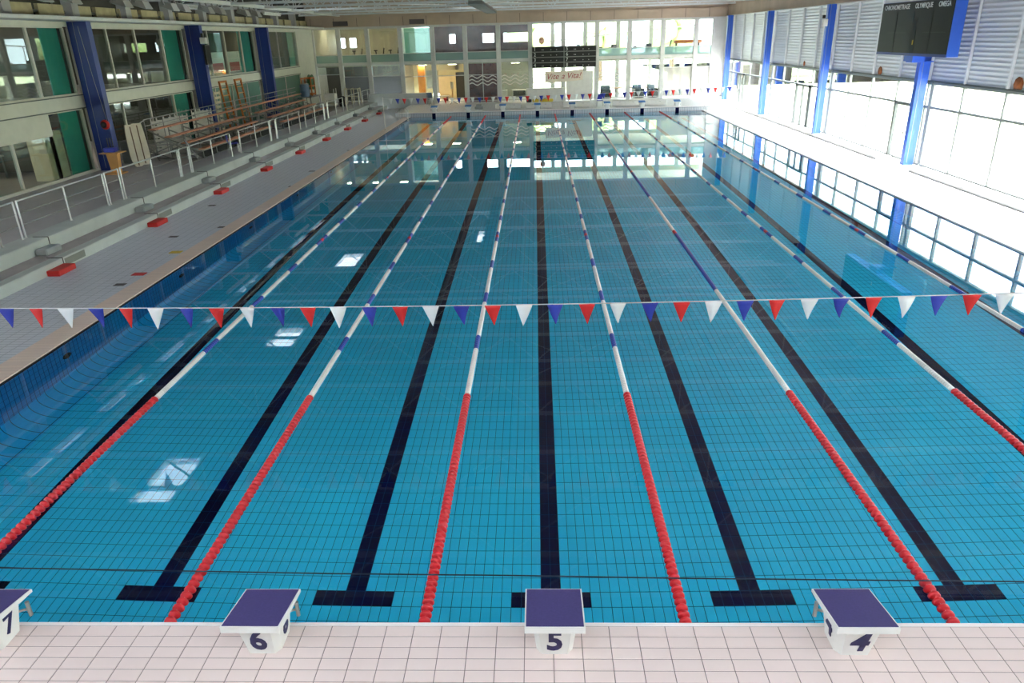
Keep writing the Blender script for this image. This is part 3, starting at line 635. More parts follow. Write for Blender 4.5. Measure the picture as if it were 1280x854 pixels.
def flag_line(y, zc, sag, x0, x1, xs0, sp, wd, ht, label, first):
    t = thing('flag_line', label, 'flag line', (0, y, zc), 'backstroke flag lines')
    def z(x): return sag*((x-xs0)/10)**2
    n = 24; MB().path([(x0+(x1-x0)*i/n, 0, z(x0+(x1-x0)*i/n)) for i in range(n+1)], .008 if y < 20 else .012, 5).build('cord', 'cord', t)
    fm = [[flag_mesh(wd, ht, m, cv) for m in ('flag_red', 'flag_white', 'flag_blue')] for cv in (.02, -.03, .05)]
    i0 = math.ceil((x0+.25-xs0)/sp); i1 = math.floor((x1-.25-xs0)/sp)
    for i in range(i0, i1+1):
        x = xs0+i*sp; o = link('pennant', fm[(i*7) % 3 if i % 2 else 0][i % 3], t, (x, 0, z(x)-.004)); o.rotation_euler = (0, 0, random.uniform(-.25, .25))
    for x in (x0, x1): pass
    return t
p = at(616, 381.5, y=5.0)
flag_line(5.0, p[2], .12, -10.87, 10.87, p[0], .459, .24, .32, 'line of large red white and blue pennants over the near lanes', 0)
p = at(600, 121.5, y=42.0)
flag_line(42.0, p[2], .11, -10.75, 10.75, at(607.8, 121.5, y=42.0)[0], at(616.8, 121, y=42.0)[0]-at(607.8, 121, y=42.0)[0]-.02, .25, .34, 'line of small red white and blue pennants near the far end', 0)
for x, y, lb in ((-10.775, 42.0, 'slim white pole holding the far pennant line on the left coping'), (10.775, 42.0, 'slim white pole holding the far pennant line on the sunlit deck'), (-10.94, 5.0, 'slim white pole holding the near pennant line on the left coping'), (10.94, 5.0, 'slim white pole holding the near pennant line on the sunlit deck')):
    t = thing('flag_pole', lb, 'pole', (x, y, ZD+.012)); zz = 1.95 if y > 20 else 1.85
    MB().tube((0, 0, 0), (0, 0, zz), .022, 10).build('shaft', 'float_white', t); MB().lathe([(.06, 0), (.06, .015), (.03, .03)], n=12).build('foot', 'steel', t)
# --- pool ladders in the far corners
for x, sgn, lb in ((PX0, -1, 'chrome pool ladder rails at the far left corner'), (PX1, 1, 'chrome pool ladder rails at the far right corner')):
    t = thing('pool_ladder', lb, 'ladder', (x, 48.6, ZD+.012))
    for dy in (-.28, .28):
        pts = [(sgn*.55, dy, 0), (sgn*.55, dy, .45)]+[(sgn*(.25+.3*math.cos(a)), dy, .45+.3*math.sin(a)) for a in np.linspace(.3, math.pi-.3, 6)]+[(-sgn*.07, dy, .4), (-sgn*.07, dy, -1.1)]
        MB().path(pts, .02, 8).build('rail', 'steel', t)
    for q in range(3): MB().box(-sgn*.07-.04, -sgn*.07+.04, -.28, .28, -.35-q*.3, -.32-q*.3).build('tread', 'steel', t)
# --- steel railing on the upper kerb
def rail(y0, y1, mids, label, group, low=True):
    t = thing('railing', label, 'railing', (-14.82, (y0+y1)/2, ZT+.03), group); o = (y0+y1)/2
    for y in [y0, y1]+list(mids):
        MB().tube((0, y-o, 0), (0, y-o, .98), .024, 10).build('post', 'steel', t)
        MB().lathe([(.055, 0), (.055, .012), (.026, .014)], (0, y-o, 0), n=12).build('flange', 'steel', t)
    MB().tube((0, y0-o, .98), (0, y1-o, .98), .026, 10).build('top_rail', 'steel', t)
    if low:
        for z in (.36, .66): MB().tube((0, y0-o, z), (0, y1-o, z), .012, 8).build('mid_rail', 'steel_dull', t)
for k in range(-1, 9):
    y0 = 13.35+5.12*k
    if y0 > 55: break
    rail(y0, y0+4.05, (y0+2.03,), 'long stainless railing section on the upper kerb', 'long railing sections')
    if k in (-1, 0, 1): rail(y0+4.18, y0+4.98, (), 'short stainless railing panel closing a gap in the kerb railing', 'short railing panels')
    if k in (3, 5): rail(y0+4.18, y0+4.98, (), 'short stainless railing panel closing a gap in the kerb railing', 'short railing panels', False)
# --- bleachers
ROW = [(-16.0, 1.06), (-16.72, 1.33), (-17.4, 1.60), (-18.05, 1.92)]
def bleacher(y0, y1, label, r4, stair):
    t = thing('bleacher', label, 'bleacher', (-17, y0, ZT)); o = Vector((-17, y0, ZT)); L = y1-y0
    for k, (x, z) in enumerate(ROW):
        a, b = r4 if k == 3 else (0, L)
        MB().bbox(x+17-.15, x+17+.15, a, b, z-.05-ZT, z-ZT, .008).build('seat_plank', 'plank', t)
        if k < 3: MB().box(x+17-.60, x+17-.22, 0, L, z-.27-ZT, z-.24-ZT).build('foot_board', 'steel_dull', t)
    n = int(L/1.55)+1
    for i in range(n+1):
        y = .1+(L-.2)*i/n; fr = MB()
        for x, z in ROW:
            fr.bar((x+17, y, 0), (x+17, y, z-.05-ZT), .045, .045)
            fr.bar((x+17-.15, y, z-.07-ZT), (x+17+.15, y, z-.07-ZT), .04, .04)
        fr.bar((ROW[0][0]+17+.1, y, .06), (ROW[3][0]+17, y, .06), .05, .05); fr.bar((ROW[0][0]+17, y, .3), (ROW[3][0]+17, y, 1.1), .045, .05)
        fr.build('support_frame', 'steel_dull', t)
    a, b = r4
    for z in (2.32, 2.05): MB().tube((-1.32, a, z-ZT), (-1.32, b, z-ZT), .022, 8).build('back_rail', 'steel_dull', t)
    for i in range(int((b-a)/1.7)+1): MB().tube((-1.32, a+.02+1.7*i, .0), (-1.32, a+.02+1.7*i, 2.32-ZT), .02, 6).build('rail_post', 'steel_dull', t)
    MB().box(ROW[0][0]+17-.02, ROW[0][0]+17, 0, L, .02, .3).build('under_seat_shade', 'black_matt', t)  # black sheet standing in for the shadow under the front row
    if stair:
        br = MB(); br.bar((1.0, -.25, .1), (-1.1, -.25, 1.3), .05, .05); br.bar((.2, -.25, .75), (-1.3, -.25, .2), .04, .04); br.bar((1.0, -.5, .1), (.35, -.1, .85), .07, .05); br.bar((.4, -.9, .75), (-1.3, -.9, .75), .04, .04); br.bar((.4, -.9, 0), (.4, -.9, .75), .04, .04); br.bar((-1.3, -.9, 0), (-1.3, -.9, 1.5), .04, .04); br.bar((-1.3, -.9, 1.5), (-1.3, .1, 1.7), .035, .035)
        br.bar((.4, -.9, .75), (.2, .05, .75), .04, .04); br.bar((-.5, -.9, .1), (-1.2, -.2, .7), .04, .04); br.bar((.3, -.7, .05), (-1.2, -.6, .5), .04, .04)
        br.build('end_brace', 'steel_dull', t)
    return t
bleacher(27.3, 36.2, 'tiered steel bleacher with salmon wooden seats beside the white rescue boards', (0, 10.4), True)
bleacher(38.4, 47.6, 'tiered steel bleacher with salmon wooden seats below the corner pier', (-.6, 10.6), False)
# --- things around the bleachers
for i, (y, tl) in enumerate(((25.3, .10), (25.85, .16))):
    t = thing('rescue_board', ['white padded rescue board standing by the blue column', 'white padded rescue board leaning beside the bleacher end'][i], 'board', (-17.95, y, ZT))
    pts = []; n = 14
    for j in range(n+1):
        s_ = j/n; hw = .25*(1-.25*s_**3)*(1-.55*(1-min(1, s_*4))**2); pts.append((hw, s_*1.68))
    prof = [(hw, z) for hw, z in pts]+[(-hw, z) for hw, z in pts[::-1]]
    mb = MB(); mb.prism([(a, b) for a, b in prof], 'x', -.05, .05)
    b = mb.build('hull', 'board_cream', t); b.rotation_euler = (0, R_(-8), R_(-48)); b.location = (0.1, 0, 0.02)
    s2 = MB().box(.05, .056, -.022, .022, .05, 1.6).build('stripe', 'brown', t); s2.rotation_euler = (0, R_(-8), R_(-48)); s2.location = (0.1, 0, 0.02)
t = thing('crash_mat', 'grey foam mat block standing behind the rescue boards', 'mat', (-18.75, 26.6, ZT))
MB().bbox(-.3, .3, -.3, .35, 0, .95, .04).build('foam', 'step_grey', t); MB().box(.3, .305, -.25, .3, .45, .5).build('strap', 'black_matt', t)
def lounger(loc, rz, lean):
    t = thing('sun_lounger', 'white plastic sun lounger stood on end behind the top bleacher row', 'sun lounger', loc, 'stored sun loungers', rz)
    a = MB(); a.box(-.03, .03, -.30, -.25, 0, 1.55); a.box(-.03, .03, .25, .30, 0, 1.55)
    a = a.build('side_rails', 'white_plastic', t); a.rotation_euler = (0, lean, 0)
    for q in range(7):
        s_ = MB().box(-.02, .02, -.25, .25, .1+q*.2, .25+q*.2).build('slat', 'white_plastic', t); s_.rotation_euler = (0, lean, 0)
    return t
for y, dz in ((29.1, .0), (29.7, .05), (30.4, .1), (31.0, .02), (31.5, .04), (33.4, .08), (33.9, .1), (34.4, .05)):
    lounger((-18.62, y, ZT+.02), R_(-62+random.uniform(-8, 8)), R_(-6))
for i, y in enumerate((37.3, 39.55)):
    t = thing('wooden_ladder_frame', ['orange wooden ladder frame leaning beside pale slatted racks', 'orange wooden ladder frame leaning before green frosted glass'][i], 'ladder', (-18.75, y, ZT))
    MB().bar((.15, 0, 0), (-.1, 0, 2.72), .07, .09).build('stile', 'wood', t); MB().bar((.15, .95, 0), (-.1, .95, 2.72), .07, .09).build('stile', 'wood', t)
    for q in range(8): z = .25+q*.345; MB().bar((.15-.092*z, 0, z), (.15-.092*z, .95, z), .03, .05).build('rung', 'wood_light', t)
    MB().bar((-.1, -.05, 2.72), (-.1, 1.0, 2.72), .08, .07).build('top_rail', 'wood', t)
for i, y in enumerate((35.3, 36.2)):
    t = thing('slatted_rack', ['cream slatted rack panel standing right beside the blue column with device boxes', 'cream slatted rack panel standing next to the orange wooden ladder frame'][i], 'rack', (-18.8, y, ZT))
    MB().box(-.03, .03, 0, .06, 0, 2.3).box(-.03, .03, .72, .78, 0, 2.3).build('upright', 'cabinet', t)
    for q in range(9): MB().box(-.03, .03, .06, .72, .2+q*.24, .32+q*.24).build('slat', 'cabinet', t)
t = thing('water_drum', 'grey blue plastic drum at the far end of the bleacher', 'drum', (-18.0, 50.2, ZT+1.0))
MB().lathe([(.3, 0), (.34, .06), (.34, .35), (.36, .38), (.34, .41), (.34, .78), (.3, .84)], n=18).build('body', 'drum', t); MB().lathe([(.31, .84), (.31, .88), (.0, .9)], n=18).build('lid', 'steel_dull', t)
t = thing('storage_trestle', 'low grey trestle carrying the blue drum and boxes', 'trestle', (-18.0, 50.8, ZT))
MB().box(-.6, .6, -1.2, 1.4, .95, 1.0).build('top', 'steel_dull', t)
for a in (-.5, .5):
    for b in (-1.1, 1.3): MB().bar((a, b, 0), (a, b, .95), .05, .05).build('leg', 'steel_dull', t)
t = thing('wooden_crate', 'open brown wooden crate frame beside the blue drum', 'crate', (-18.1, 51.5, ZT+1.0))
for a in (-.35, .35):
    for b in (-.45, .45): MB().bar((a, b, 0), (a, b, 1.2), .07, .07).build('post', 'wood', t)
for z in (.05, .6, 1.15):
    MB().box(-.38, .38, -.48, -.42, z, z+.1).box(-.38, .38, .42, .48, z, z+.1).box(.32, .38, -.48, .48, z, z+.1).build('rail', 'wood', t)
t = thing('white_trolley', 'white service trolley standing near the dark doorway', 'trolley', (-16.9, 52.9, ZT))
MB().bbox(-.4, .4, -.4, .4, .55, 1.0, .03).build('upper_tray', 'white_plastic', t); MB().bbox(-.4, .4, -.4, .4, .15, .3, .03).build('lower_tray', 'white_plastic', t)
for a in (-.36, .36):
    for b in (-.36, .36): MB().bar((a, b, .06), (a, b, 1.35), .04, .04).build('leg', 'white_plastic', t); MB().lathe([(.06, -.02), (.06, .02)], (a, b, .06), 'x', 10).build('wheel', 'black_matt', t)
t = thing('hose_reel', 'dark green hose reel hanging at the corner pier', 'hose reel', (-18.9, 54.6, 2.4))
MB().lathe([(.12, 0), (.55, 0), (.55, .05), (.3, .06), (.3, .22), (.55, .23), (.55, .28), (.12, .28)], ax='x', n=20).build('reel', 'green', t); MB().lathe([(.42, .07), (.42, .21)], ax='x', n=18).build('hose', 'green', t)
MB().box(-.29, .0, -.06, .06, -.06, .06).build('bracket', 'steel_dull', t)
# blue plastic chair in the railing gap and a second at the far deck
def chair(name, label, loc, rz, seat_m, group=None):
    t = thing(name, label, 'chair', loc, group, rz)
    mb = MB(); n = 6; rows = []
    for j in range(n+1):
        s_ = j/n; rows.append([(-.22+.44*i/4, .2-.42*s_, .44-.02*math.sin(s_*math.pi)+(.012 if i in (0, 4) else 0)) for i in range(5)])
    fl = [p for r in rows for p in r]; k = len(fl); vs = fl+[(a, b, c-.02) for a, b, c in fl]; fs = []
    for j in range(n):
        for i in range(4): a = j*5+i; fs += [(a, a+1, a+6, a+5), (k+a, k+a+5, k+a+6, k+a+1)]
        fs += [(j*5, j*5+5, k+j*5+5, k+j*5), (j*5+4, k+j*5+4, k+j*5+9, j*5+9)]
    fs += [tuple(range(0, 5))+tuple(range(k+4, k-1, -1)), tuple(range(n*5, n*5+5))[::-1]+tuple(range(k+n*5, k+n*5+5))]
    mb.add(vs, fs, True); mb.build('seat', seat_m, t)
    MB().prism([(-.21, .50), (.21, .50), (.2, .80), (.14, .86), (-.14, .86), (-.2, .80)], 'y', -.27, -.245).build('backrest', seat_m, t)
    for sx in (-1, 1):
        MB().tube((sx*.2, .18, .43), (sx*.22, .22, 0), .012, 8).build('leg', 'steel', t); MB().tube((sx*.2, -.2, .43), (sx*.22, -.26, 0), .012, 8).build('leg', 'steel', t)
        MB().tube((sx*.2, -.2, .43), (sx*.19, -.25, .6), .012, 8).build('back_post', 'steel', t)
    return t
chair('chair', 'blue plastic chair standing in the gap of the railing', (-15.25, 29.0, ZT), R_(-60), 'plastic_blue')
p = at(745, 137, z=ZE); chair('chair', 'blue plastic chair between the white chests on the far deck', (3.35, 51.6, ZE), R_(180), 'plastic_blue')
# table with blue box by the first column
t = thing('side_table', 'orange wooden pedestal table at the blue column', 'table', (-17.95, 23.75, ZT))
MB().bbox(-.38, .38, -.34, .34, .80, .84, .008).build('top', 'wood_light', t); MB().add([(-.15, -.1, 0), (.15, -.1, 0), (.15, .1, 0), (-.15, .1, 0), (-.22, -.12, .8), (.22, -.12, .8), (.22, .12, .8), (-.22, .12, .8)], [(0,3,2,1),(4,5,6,7),(0,1,5,4),(1,2,6,5),(2,3,7,6),(3,0,4,7)]).build('pedestal', 'wood_light', t)
MB().bbox(-.34, .3, -.28, .28, 0, .05, .008).build('foot', 'wood_light', t)
t = thing('equipment_case', 'small royal blue box with black aerials on the orange table', 'box', (-18.02, 23.75, ZT+.84))
MB().bbox(-.22, .22, -.13, .13, 0, .17, .02).build('case', 'plastic_blue', t)
for a in (-.1, .0, .1): MB().tube((a, .08, .17), (a, .09, .52), .018, 6).build('aerial', 'black', t)
t = thing('cable_reel', 'red and black cable reel hung on the blue column', 'cable reel', (-18.45, 24.58, 2.42))
MB().lathe([(.02, 0), (.17, 0), (.19, -.04), (.17, -.08), (.1, -.1)], ax='y', n=18).build('drum', 'red_paint', t); MB().lathe([(.1, -.1), (.13, -.14), (.05, -.15)], ax='y', n=14).build('hub', 'black', t)
MB().path([(.1, -.02, .15), (-.05, -.02, 1.6), (-.2, -.02, 3.6)], .008, 5).build('cable', 'steel_dull', t)
t = thing('storage_cabinet', 'tall cream cabinet inside the glazing by the blue column', 'cabinet', (-19.95, 22.9, ZT))
MB().bbox(-.35, .35, -.6, .5, 0, 1.75, .015).build('body', 'cabinet', t)
for q in range(2): MB().box(.35, .365, -.57+.53*q, -.07+.53*q, .05, 1.7).build('door', 'cabinet', t)
for i, (x, y) in enumerate(((-22, 20.6), (-22.5, 22.4))):
    t = thing('work_bench', ['white bench standing in the room behind the sliding doors', 'white bench deeper in the room behind the pale cabinet'][i], 'bench', (x, y, ZT))
    MB().bbox(-.5, .5, -.9, .9, .82, .88, .01).build('top', 'white_plastic', t)
    for a in (-.45, .45):
        for b in (-.8, .8): MB().bar((a, b, 0), (a, b, .82), .05, .05).build('leg', 'steel_dull', t)
for i, y in enumerate((38.9, 41.4)):
    t = thing('poster', 'white poster with a red block behind the upper left glass', 'poster', (XL-.22, y, 3.75), 'red and white posters')
    MB().box(-.01, .01, -1.0, 1.0, 0, 1.1).build('sheet', 'poster_white', t); MB().box(.01, .014, -.75, .8, .02, .52).build('red_block', 'poster_red', t)
# device boxes on the second column
t = thing('wall_loudspeaker', 'small white loudspeaker box on the deep blue column', 'loudspeaker', (-18.2, 34.62, 5.3))
MB().bbox(-.12, .18, -.14, .12, 0, .3, .02).build('cabinet', 'white_plastic', t); MB().bbox(-.06, .06, -.1, .1, .3, .5, .02).build('bracket', 'black', t)
t = thing('display_panel', 'slim black display panel on the deep blue column', 'panel', (-18.28, 34.72, 4.3))
MB().bbox(0, .12, -.1, .5, 0, .95, .01).build('housing', 'black', t); MB().box(.12, .125, -.05, .45, .05, .9).build('screen', 'board_black', t)
t = thing('wall_loudspeaker', 'small white loudspeaker on the bright blue column', 'loudspeaker', (12.96, 34.62, 5.3))
MB().bbox(-.16, .06, -.1, .12, 0, .34, .02).build('cabinet', 'white_plastic', t); MB().bbox(-.2, -.06, -.06, .08, .36, .52, .02).build('camera_head', 'black', t)
# --- olympic scoreboard on the right
t = thing('scoreboard', 'black electronic scoreboard in a blue housing on the blue column', 'scoreboard', (12.5, 24.6, 4.19))
L0, L1, h = -2.75, 2.7, 1.86
MB().bbox(.02, .42, L0, L1, 0, h, .01).build('housing', 'column_blue_r', t)
fc = MB().box(0, .02, L0+.02, L1-.02, .09, h-.01).build('face', 'board_black', t)
MB().box(-.006, 0, L0+.02, L1-.02, 0, .085).build('lower_trim', 'column_blue', t)
for y in np.linspace(L0+.02, L1-.02, 5)[1:-1]: MB().box(-.006, 0, y-.015, y+.015, .09, 1.52).build('joint', 'board_grey', fc)
for y0 in (L0+.3, .35):
    MB().box(-.005, 0, y0, y0+1.6, .78, .81).build('joint', 'board_grey', fc)
MB().box(-.005, 0, -.35, .1, .12, 1.3).build('clock_panel', 'board_grey', fc); MB().box(-.009, -.004, -.28, -.2, .38, .54).build('yellow_lamp', 'yellow', fc)
for s_, y in (('CHRONOMETRAGE', 1.45), ('OLYMPIQUE', -.65), ('OMEGA', -2.1)):
    text('lettering', s_, .235, 'digit_white', fc, frame3((-.006, y, 1.68), (0, -1, 0), (0, 0, 1)), bold=.004, ext=.002)
MB().box(.05, .5, -.35, .35, -.2, 0).build('mount_bracket', 'column_blue_r', t); MB().box(.1, .9, -.25, .25, -.24, -.2).build('mount_plate', 'column_blue_r', t)
# --- lane results board on the far wall
t = thing('results_board', 'dark grey lane results board numbered 1 to 8 on the far wall', 'results board', (.94, YF-.35, 2.85))
MB().bbox(-2.56, 2.56, .02, .14, 0, 1.6, .01).build('housing', 'steel_dull', t)
for c in range(2):
    for r in range(4):
        x0 = -2.53+c*2.56; z0 = 1.6-(r+1)*.4+.03
        pn = MB().box(x0, x0+2.5, 0, .02, z0, z0+.34).build('lane_panel', 'board_grey', t)
        text('number', str(c*4+r+1), .36, 'digit_white', pn, frame3((x0+.2, -.003, z0+.17), (1, 0, 0), (0, 0, 1)), ext=.002, bold=.006)
        for dx in (.75, .85, 1.45, 1.9): MB().box(x0+dx, x0+dx+.06, -.004, 0, z0+.1, z0+.15).build('mark', 'digit_white', pn)
t = thing('cloth_banner', 'cream cloth banner with red script hung below the results board', 'banner', (.93, YF-.52, 1.75))
n = 10; top = []; bot = []
for i in range(n+1):
    s_ = i/n; top.append((-1.53+3.06*s_, .86+.12*s_*s_-.05*math.sin(s_*math.pi))); bot.append((-1.5+3.0*s_, .03+.12*s_*s_-.02*math.sin(s_*math.pi)))
MB().prism(bot+top[::-1], 'y', -.006, .006).build('cloth', 'banner', t)
for s_, x_ in (('Vite', -.95), ('a', -.1), ('Vita!', .75)): text('lettering', s_, .62, 'banner_red', t, frame3((x_, -.009, .46+.03*x_), (1, 0, .03), (-.03, 0, 1)), shear=.35, ext=.001)
t = thing('balloon', 'orange balloon floating behind glass above the results board', 'balloon', (at(677, 48, y=YF+.8)[0], YF+.8, 3.55))
MB().tube((0, 0, 0), (0, 0, 1.05), .006, 5).build('string', 'cord', t); MB().lathe([(.02, 1.03), (.12, 1.1), (.22, 1.28), (.23, 1.42), (.15, 1.56), (.04, 1.62)], n=14).build('envelope', 'balloon', t)
# white panels under the board
t = thing('counter', 'long white counter front under the results board', 'counter', (-.5, 57.2, ZE))
MB().bbox(-1.55, 1.55, -.25, .25, 0, 1.0, .02).build('front', 'white_plastic', t); MB().bbox(-1.6, 1.6, -.3, .3, 1.0, 1.05, .01).build('top', 'white_plastic', t)
t = thing('display_panel', 'tall plain cream display panel right of the cloth banner', 'panel', (2.2, 57.74, ZE))
MB().bbox(-1.08, 1.08, -.04, .04, .05, 2.25, .01).build('sheet', 'poster_white', t)
for a in (-.9, .9): MB().box(a-.04, a+.04, -.3, .06, 0, .05).build('foot', 'steel_dull', t)
# white chests
for i, (pa, pb) in enumerate(((619, 651), (658, 690), (704, 737), (766, 800), (800, 833))):
    xa, xb = at(pa, 131, y=51.5)[0], at(pb, 131, y=51.5)[0]; hw = (xb-xa)/2
    lbs = ['low white storage chest nearest the mauve panels', 'low white storage chest with yellow bags on top', 'low white storage chest beside the blue chair', 'low white storage chest between the blue chair and the corner', 'low white storage chest nearest the far right corner']
    t = thing('storage_chest', lbs[i], 'chest', ((xa+xb)/2, 51.75, ZE))
    MB().bbox(-hw, hw, -.25, .25, .03, .36, .01).build('body', 'white_plastic', t); MB().bbox(-hw-.01, hw+.01, -.26, .26, .365, .41, .01).build('lid', 'white_plastic', t)
    for q in (-.5, .5): MB().box(q*hw-.06, q*hw+.06, -.262, -.25, .27, .29).build('handle', 'steel_dull', t)
    if i == 1:
        for j, (dx, m_) in enumerate(((-.75, 'black'), (-.26, 'yellow'), (.55, 'yellow'))):
            b = thing('kit_bag', ['black kit bag lying on the white chest', 'small yellow kit bag lying on the white chest', 'long yellow kit bag lying on the white chest'][j], 'bag', ((xa+xb)/2+dx, 51.75, ZE+.41))
            L_ = (.2, .24, .5)[j]
            MB().lathe([(.03, -L_), (.11, -L_*.9), (.12, 0), (.11, L_*.9), (.03, L_)], (0, 0, .115), 'x', 10).build('bag_body', m_, b); MB().path([(-L_*.4, 0, .22), (0, 0, .29), (L_*.4, 0, .22)], .012, 5).build('strap', 'black', b)
# barrier rack and bin at the far left, bench, starter stand
t = thing('barrier_rack', 'cream tube barrier frames parked by the frosted glass', 'barrier', (-15.9, 55.8, ZT))
for a in (-.45, 0, .45):
    for b in (-.4, .4): MB().tube((a*1.2, b, 0), (a*1.2, b, 1.15), .04, 8).build('upright', 'cabinet', t)
    MB().tube((a*1.2, -.4, 1.15), (a*1.2, .4, 1.15), .04, 8).build('cross_bar', 'cabinet', t)
MB().tube((-.54, -.4, .6), (.54, -.4, .6), .03, 8).tube((-.54, -.4, 1.15), (.54, -.4, 1.15), .03, 8).build('long_bar', 'cabinet', t)
t = thing('waste_bin', 'black waste bin at the end of the railing', 'bin', (-16.2, 53.4, ZT))
MB().lathe([(.2, 0), (.24, .6), (.27, .62), (.27, .68), (.2, .69)], n=16).build('body', 'black', t); MB().lathe([(.25, .69), (.2, .76), (.02, .78)], n=16).build('lid', 'black', t)
t = thing('lobby_bench', 'pale wooden bench beside the orange pillar behind the glass', 'bench', (-9.9, YF+1.6, ZE))
MB().bbox(-1.3, 1.3, -.25, .25, .42, .5, .01).build('seat', 'cabinet', t)
for a in (-1.1, 1.1): MB().box(a-.05, a+.05, -.22, .22, 0, .42).build('leg', 'brown', t)
t = thing('orange_pillar', 'bright orange pillar in the lit room behind the far glass', 'pillar', (-11.0, YF+2.6, ZE)); MB().bbox(-.28, .28, -.28, .28, 0, 3.0, .02).build('shaft', 'orange', t); MB().bbox(-.32, .32, -.32, .32, 0, .12, .01).build('base', 'brown', t)
t = thing('starter_chair', 'dark folding chair standing beside the orange pillar', 'chair', (-9.9, YF-1.0, ZE), rz=.4)
MB().bbox(-.22, .22, -.2, .2, .42, .46, .01).build('seat', 'drum', t); b = MB().bbox(-.22, .22, -.02, .02, 0, .45, .01).build('backrest', 'drum', t, (0, .2, .48)); b.rotation_euler = (-.2, 0, 0)
for a in (-.2, .2): MB().bar((a, .22, .85), (a, -.3, 0), .03, .03).build('leg', 'steel_dull', t); MB().bar((a, -.15, .45), (a, .35, 0), .03, .03).build('leg', 'steel_dull', t)
t = thing('sign_stand', 'small cream sign on a black tripod in the dark doorway', 'sign', (-8.1, YF-.8, ZE))
MB().tube((0, 0, .1), (0, 0, 1.3), .025, 8).build('pole', 'wood_light', t); MB().bbox(-.13, .13, -.02, .02, 1.15, 1.7, .01).build('board', 'cabinet', t)
for a in range(3): MB().tube((0, 0, .22), (.38*math.cos(a*2.1), .38*math.sin(a*2.1), .015), .02, 6).build('foot', 'black', t)
t = thing('cable_box', 'pair of small grey boxes beside the first white chest', 'box', (-5.6, 51.9, ZE))
MB().bbox(-.3, .3, -.2, .2, 0, .18, .02).build('lower_box', 'step_grey', t); MB().bbox(-.2, .2, -.15, .15, .18, .34, .02).build('upper_box', 'step_grey', t)
# room lamps: ceiling fixtures added to brighten rooms; only the yellow room shows a lamp
m = bpy.data.materials.new('lamp_warm'); m.use_nodes = True; MATS['lamp_warm'] = m; b_ = m.node_tree.nodes['Principled BSDF']
b_.inputs['Emission Color'].default_value = (1, .86, .62, 1); b_.inputs['Emission Strength'].default_value = 16
for x, y, z, lb in ((-18.2, 61.6, 6.75, 'square lamp added to brighten the upper room over the dark doorway'), (-15.9, 61.6, 6.75, 'square lamp added to brighten the upper room behind the barrier rack'), (-13.4, 61.6, 6.75, 'square lamp added to brighten the room with the upstairs exercise bikes'),
                   (-10.8, 60.4, 3.3, 'square ceiling lamp beside the orange pillar'), (-8.3, 60.4, 3.3, 'square ceiling lamp above the doorway with the sign stand'), (-3.0, 60.2, 3.3, 'square lamp added to brighten the room with the office desks'),
                   (-22.4, 20.0, 6.5, 'square lamp added to brighten the upper room beside the cable reel column'), (-22.4, 29.6, 6.5, 'square lamp added to brighten the upper room above the white loungers'), (-22.4, 39.6, 6.5, 'square lamp added to brighten the upper room behind the posters'), (-22.4, 29.6, 3.1, 'square lamp added to brighten the ground floor room behind the white loungers'), (-22.4, 20.5, 3.1, 'square lamp added to brighten the room with the white work benches')):
    t = thing('added_room_lamp', lb, 'lamp', (x, y, z))
    MB().box(-.36, .36, -.36, .36, -.06, 0).build('housing', 'frame_white', t); MB().box(-.32, .32, -.32, .32, -.075, -.06).build('diffuser', 'lamp_warm', t)
# upstairs exercise machines behind glass
gx = [(-15.9, 0), (-14.1, 0), (-12.9, 0), (2.5, 0), (4.4, 1), (7.2, 1), (9.3, 0)]
for i, (x, k) in enumerate(gx):
    t = thing('exercise_bike' if k == 0 else 'rowing_machine', 'dark exercise bike upstairs behind the far glass' if k == 0 else 'dark low rowing machine upstairs behind the far glass', 'exercise machine', (x, YF+1.3, 3.5), 'exercise bikes upstairs' if k == 0 else 'rowing machines upstairs')
    if k == 0:
        MB().lathe([(.05, -.06), (.32, -.06), (.32, .06), (.05, .06)], (.2, 0, .38), 'y', 14).build('flywheel', 'black', t)
        MB().bar((-.5, 0, .05), (.5, 0, .05), .4, .08).build('base', 'black_matt', t); MB().bar((-.25, 0, .1), (-.35, 0, .95), .08, .08).bar((.2, 0, .3), (.35, 0, 1.15), .08, .08).build('frame', 'black_matt', t)
        MB().bbox(-.5, -.2, -.1, .1, .93, 1.02, .03).build('saddle', 'black', t); MB().tube((.35, -.25, 1.15), (.35, .25, 1.15), .03, 8).build('handlebar', 'black', t)
    else:
        MB().bar((-.9, 0, .62), (.7, 0, .72), .12, .1).build('rail', 'black_matt', t); MB().bbox(.4, .85, -.25, .25, .1, .95, .06).build('fan_housing', 'black', t); MB().bbox(-.6, -.3, -.15, .15, .68, .78, .03).build('seat', 'black', t)
        MB().bar((-.85, 0, 0), (-.85, 0, .62), .3, .06).bar((.5, 0, 0), (.5, 0, .2), .4, .06).build('stand', 'black_matt', t)
t = thing('gym_bench', 'brown padded bench upstairs in the far right corner bay', 'bench', (11.0, YF+1.4, 3.5))
MB().bbox(-1.1, 1.1, -.3, .3, .9, 1.15, .06).build('pad', 'wood', t)
for a in (-.9, .9): MB().bar((a, 0, 0), (a, 0, .9), .5, .08).build('leg', 'black_matt', t)
struct('floor_terrace_outside', MB().box(FX[7], 14, YR+.2, YR+2.4, 3.48, 3.6), 'paving', 'thin outdoor balcony slab beyond the upper far windows', 'floor')
t = thing('terrace_rail', 'grey handrail outside the upper far windows', 'railing', (4.0, YR+1.2, 3.6))
MB().tube((-5, 0, 1.1), (9, 0, 2.2), .05, 8).build('top_rail', 'purlin_grey', t)
for q in range(6): MB().tube((-5+2.8*q, 0, 0), (-5+2.8*q, 0, 1.1+.22*q), .035, 8).build('post', 'purlin_grey', t)
